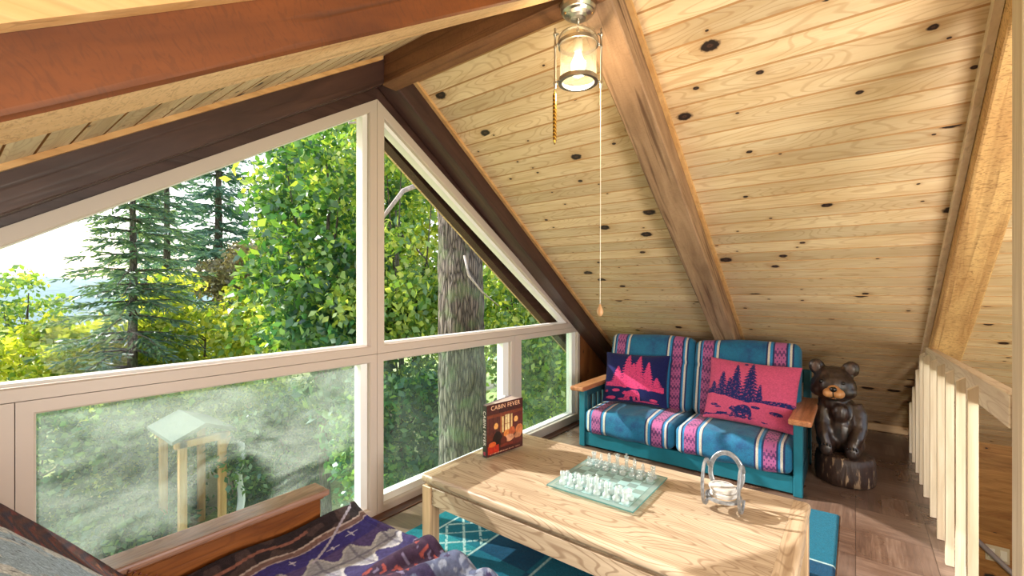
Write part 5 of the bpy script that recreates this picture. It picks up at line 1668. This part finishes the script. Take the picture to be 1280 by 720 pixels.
leafy('shrub', 'small bush by the lawn beside the centre mullion', 'shrub', (5.2, 8.6), (5.15, 8.6, -1.75), (.7, .5, .75), 3400, 0.107, L_mix, 20, .36, 39, .04, 'shrubs below the windows', 4)
# ---- conifers
conifer('spruce_tree', 'slender spruce with a visible stem standing left of centre in the upper left pane', (2.42, 11.6), 6.0, 1.95, 27, L_spruce, 41, needle=.20, trunk=.11, dens=1.15, droop=.30, z0=.24)
conifer('fir_tree', 'thin fir just right of the spruce', (4.25, 16.5), 8.6, 2.1, 30, L_fir, 42, needle=.24, trunk=.14, dens=.9)
conifer('fir_tree', 'big bluish fir behind the yellow-green shrub', (7.0, 20.5), 11.0, 3.0, 34, L_fir, 43, needle=.36, trunk=.22, dens=1.0)
conifer('fir_tree', 'second bluish fir partly hidden by the maple', (10.6, 22.0), 12.5, 3.2, 34, L_fir, 44, needle=.38, trunk=.22, dens=.9)
conifer('fir_tree', 'fir at the far left edge of the upper pane', (.55, 17.0), 2.3, 1.3, 16, L_fir, 45, needle=.24, trunk=.10, dens=.9)
conifer('fir_tree', 'dark fir tip between the two thin firs', (5.5, 24.0), 9.6, 2.0, 28, L_spruce, 47, needle=.28, trunk=.14, dens=.9)
leafy('shrub', 'grey dry bush under the bluish fir', 'shrub', (6.3, 15.5), (6.25, 15.5, 1.6), (1.5, .9, 1.6), 5100, 0.180, L_dry, 34, .6, 46, .07, 'shrubs below the windows', 8)

# ---- ground, drive, lawn, hill
def ground_mat():
    m, nt, b = new_mat('grass_and_gravel')
    tc = nd(nt, 'ShaderNodeTexCoord')
    n = nd(nt, 'ShaderNodeTexNoise', {'Vector': tc.outputs['Object'], 'Scale': .9, 'Detail': 6.0})
    n2 = nd(nt, 'ShaderNodeTexNoise', {'Vector': tc.outputs['Object'], 'Scale': 18.0, 'Detail': 4.0})
    g = ramp(nt, n2.outputs[0], [(.3, lin(128, 148, 76)), (.7, lin(204, 212, 134))])
    col = mixc(nt, ramp(nt, n.outputs[0], [(.5, (0, 0, 0, 1)), (.62, (.8, .8, .8, 1))]), g, lin(206, 200, 150))
    nt.links.new(col, b.inputs['Base Color']); b.inputs['Roughness'].default_value = 1.0
    bump(nt, b, n2.outputs[0], .6, .05)
    return m
n = 80
xx, yy = np.meshgrid(np.linspace(-45, 60, n + 1), np.linspace(-30, 70, n + 1), indexing='ij')
zz = GZ - .02 - .02 * (vnoise(xx * .3, yy * .3, 1)) + .0 * xx - .0016 * np.clip(yy - 18, 0, 99) ** 2
structure(np_obj('ground', np.stack([xx, yy, zz], -1).reshape(-1, 3), grid_faces(n, n), ground_mat(), None, True), 'sunny lawn below the house', 'ground')
M_gravel = plain('gravel', lin(188, 170, 148), rough=1, nscale=40, namt=.14, bumpy=.4)
bm = B()
for i in range(24):
    pass
pth = [(-2.0, 7.0), (1.0, 8.9), (3.4, 10.6), (6.0, 11.2), (9.0, 12.0), (14, 12.6)]
rows = []
for i, (x, y) in enumerate(pth):
    a = Vector(pth[max(i - 1, 0)]); b = Vector(pth[min(i + 1, len(pth) - 1)]); d = (b - a).normalized(); nn = Vector((-d.y, d.x))
    rows.append([bm.verts.new((x + nn.x * k, y + nn.y * k, z)) for k, z in ((-1.1, GZ - .03), (-1.0, GZ + .02), (1.0, GZ + .02), (1.1, GZ - .03))])
for a, b in zip(rows, rows[1:]):
    for k in range(3): bm.faces.new((a[k], a[k + 1], b[k + 1], b[k]))
structure(obj('path', bm, M_gravel, smooth=False), 'tan gravel drive below the windows', 'path')
hx, hy = np.meshgrid(np.linspace(-70, 110, 61), np.linspace(0, 1, 13), indexing='ij')
hz = -9 + (9.6 + 3.5 * vnoise(hx * .05, hx * 0, 5) + 1.2 * vnoise(hx * .3, hx * 0, 8)) * np.sin(hy * PI * .5)
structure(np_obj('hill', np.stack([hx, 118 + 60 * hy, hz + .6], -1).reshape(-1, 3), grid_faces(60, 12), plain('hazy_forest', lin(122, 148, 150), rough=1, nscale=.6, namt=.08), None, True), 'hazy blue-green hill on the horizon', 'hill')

# ---- wooden shelter with post, brace and pale banner
M_cedar = wood('new_cedar', lin(184, 132, 82), lin(216, 170, 116), axis='z', grain=30, lines=.25, rough=.7)
M_roofing = plain('pale_roofing', lin(92, 102, 96), rough=.9, nscale=20, namt=.12)
sh = thing('garden_shelter', 'small wooden shelter with a pale roof, post and curved brace seen through the misted pane', 'shelter', (2.6, 9.3, GZ))
for (x, y) in ((2.74, 7.85), (2.22, 7.85), (2.74, 8.75), (2.22, 8.75)):
    bm = B(); box(bm, x - .05, x + .05, y - .05, y + .05, GZ, -.93, .006); obj('post', bm, M_cedar, sh)
bm = B()
for (y0, y1) in ((7.72, 8.95),):
    prism(bm, [(2.06, -.93), (2.48, -.76), (2.90, -.93), (2.90, -.88), (2.48, -.70), (2.06, -.88)], y0, y1)
obj('roof', bm, M_roofing, sh)
for y in (7.80, 8.70):
    bm = B(); box(bm, 2.12, 2.84, y, y + .10, -1.03, -.93, .004); obj('beam', bm, M_cedar, sh)
bm = B()
tube(bm, [(2.74, 7.85, -1.40), (2.77, 7.85, -1.20), (2.84, 7.85, -1.02)], [.035, .035, .035], 8); obj('brace', bm, M_cedar, sh, smooth=True)
bn = B()
rows = []
for i in range(13):
    t = i / 12
    w = .30 * (1 - .15 * t)
    rows.append([bn.verts.new((2.98 + .02 * math.sin(i), 7.80 + s * w * .5 + .015 * math.sin(i * .9 + s * 2), -1.12 - 1.35 * t - (.16 * (s + 1) if i == 12 else 0))) for s in (-1, -.5, 0, .5, 1)])
for a, b in zip(rows, rows[1:]):
    for k in range(4): bn.faces.new((a[k], a[k + 1], b[k + 1], b[k]))
o = obj('banner', bn, plain('white_cloth', lin(226, 230, 230), rough=.9), smooth=True)
so = o.modifiers.new('thickness', 'SOLIDIFY'); so.thickness = .006
tag(o, 'narrow white cloth banner hanging beside the shelter post', 'banner')
fence = thing('picket_fence', 'short tan picket fence glimpsed just under the mullion', 'fence', (5.6, 15.0, GZ))
p0, p1 = Vector((5.0, 15.4)), Vector((6.5, 14.6))
for i in range(9):
    p = p0.lerp(p1, i / 8)
    bm = B(); prism(bm, [(p.x - .05, GZ), (p.x + .05, GZ), (p.x + .05, -1.62), (p.x, -1.54), (p.x - .05, -1.62)], p.y - .012, p.y + .012); obj('picket', bm, M_cedar, fence)
bm = B()
for z in (-2.3, -1.8):
    tube(bm, [(p0.x, p0.y + .03, z), (p1.x, p1.y + .03, z)], .03, 4)
obj('fence_rail', bm, M_cedar, fence)
bm = B(); box(bm, 6.52, 6.72, 14.42, 14.60, GZ, -1.05, .02); obj('post', bm, M_cedar, fence)
ms = thing('garden_mushroom', 'red-capped mushroom ornament on the lawn beyond the pane left of the book', 'garden ornament', (6.25, 7.45, GZ))
bm = B(); lathe(bm, [(0, 0), (.10, 0), (.085, .10), (.075, .22), (0, .22)], (6.25, 7.45, GZ), 18, cap=False); obj('stalk', bm, plain('mushroom_stalk', lin(224, 214, 190), rough=.8), ms, smooth=True)
bm = B(); lathe(bm, [(0, .20), (.15, .20), (.16, .225), (.13, .30), (.07, .355), (0, .37)], (6.25, 7.45, GZ), 22, cap=False); obj('cap', bm, plain('mushroom_cap', lin(206, 72, 58), rough=.6), ms, smooth=True)

# ================================================================== light
sun = bpy.data.lights.new('sun', 'SUN'); sun.energy = SUN_E; sun.color = (1, .96, .89); sun.angle = math.radians(.55)
so = bpy.data.objects.new('sun', sun); C.objects.link(so)
sdir = Vector((-.33, 1.0, .72)).normalized()
so.rotation_euler = sdir.to_track_quat('Z', 'Y').to_euler()
w = bpy.data.worlds.new('sky'); SC.world = w; w.use_nodes = True
nt = w.node_tree; bg = nt.nodes['Background']
sky = nt.nodes.new('ShaderNodeTexSky'); sky.sky_type = 'NISHITA'; sky.sun_disc = False
sky.sun_elevation = math.asin(sdir.z); sky.sun_rotation = math.atan2(sdir.x, sdir.y)
sky.air_density = 1.0; sky.dust_density = 4.0; sky.ozone_density = 1.0; sky.altitude = 200
nt.links.new(mixc(nt, .35, sky.outputs[0], (SKY_W, SKY_W, SKY_W * 1.02, 1)), bg.inputs[0])
bg.inputs[1].default_value = SKY_E
# unseen fill lights added behind the camera to brighten the loft
for i, (x, y, z, e) in enumerate(FILL_LIGHTS):
    l = bpy.data.lights.new('fill_light', 'POINT'); l.energy = e; l.color = (1, .93, .82); l.shadow_soft_size = .35
    lo_ = bpy.data.objects.new('fill_light', l); C.objects.link(lo_); lo_.location = (x, y, z)

vs = SC.view_settings
vs.view_transform = 'Standard'; vs.look = 'None'; vs.gamma = 1.0; vs.use_curve_mapping = False
vs.exposure = EXPO
SC.cycles.max_bounces = 10
SC.cycles.transparent_max_bounces = 24
SC.cycles.diffuse_bounces = 5
SC.cycles.caustics_reflective = False
SC.cycles.caustics_refractive = False
SC.cycles.sample_clamp_indirect = 6.0
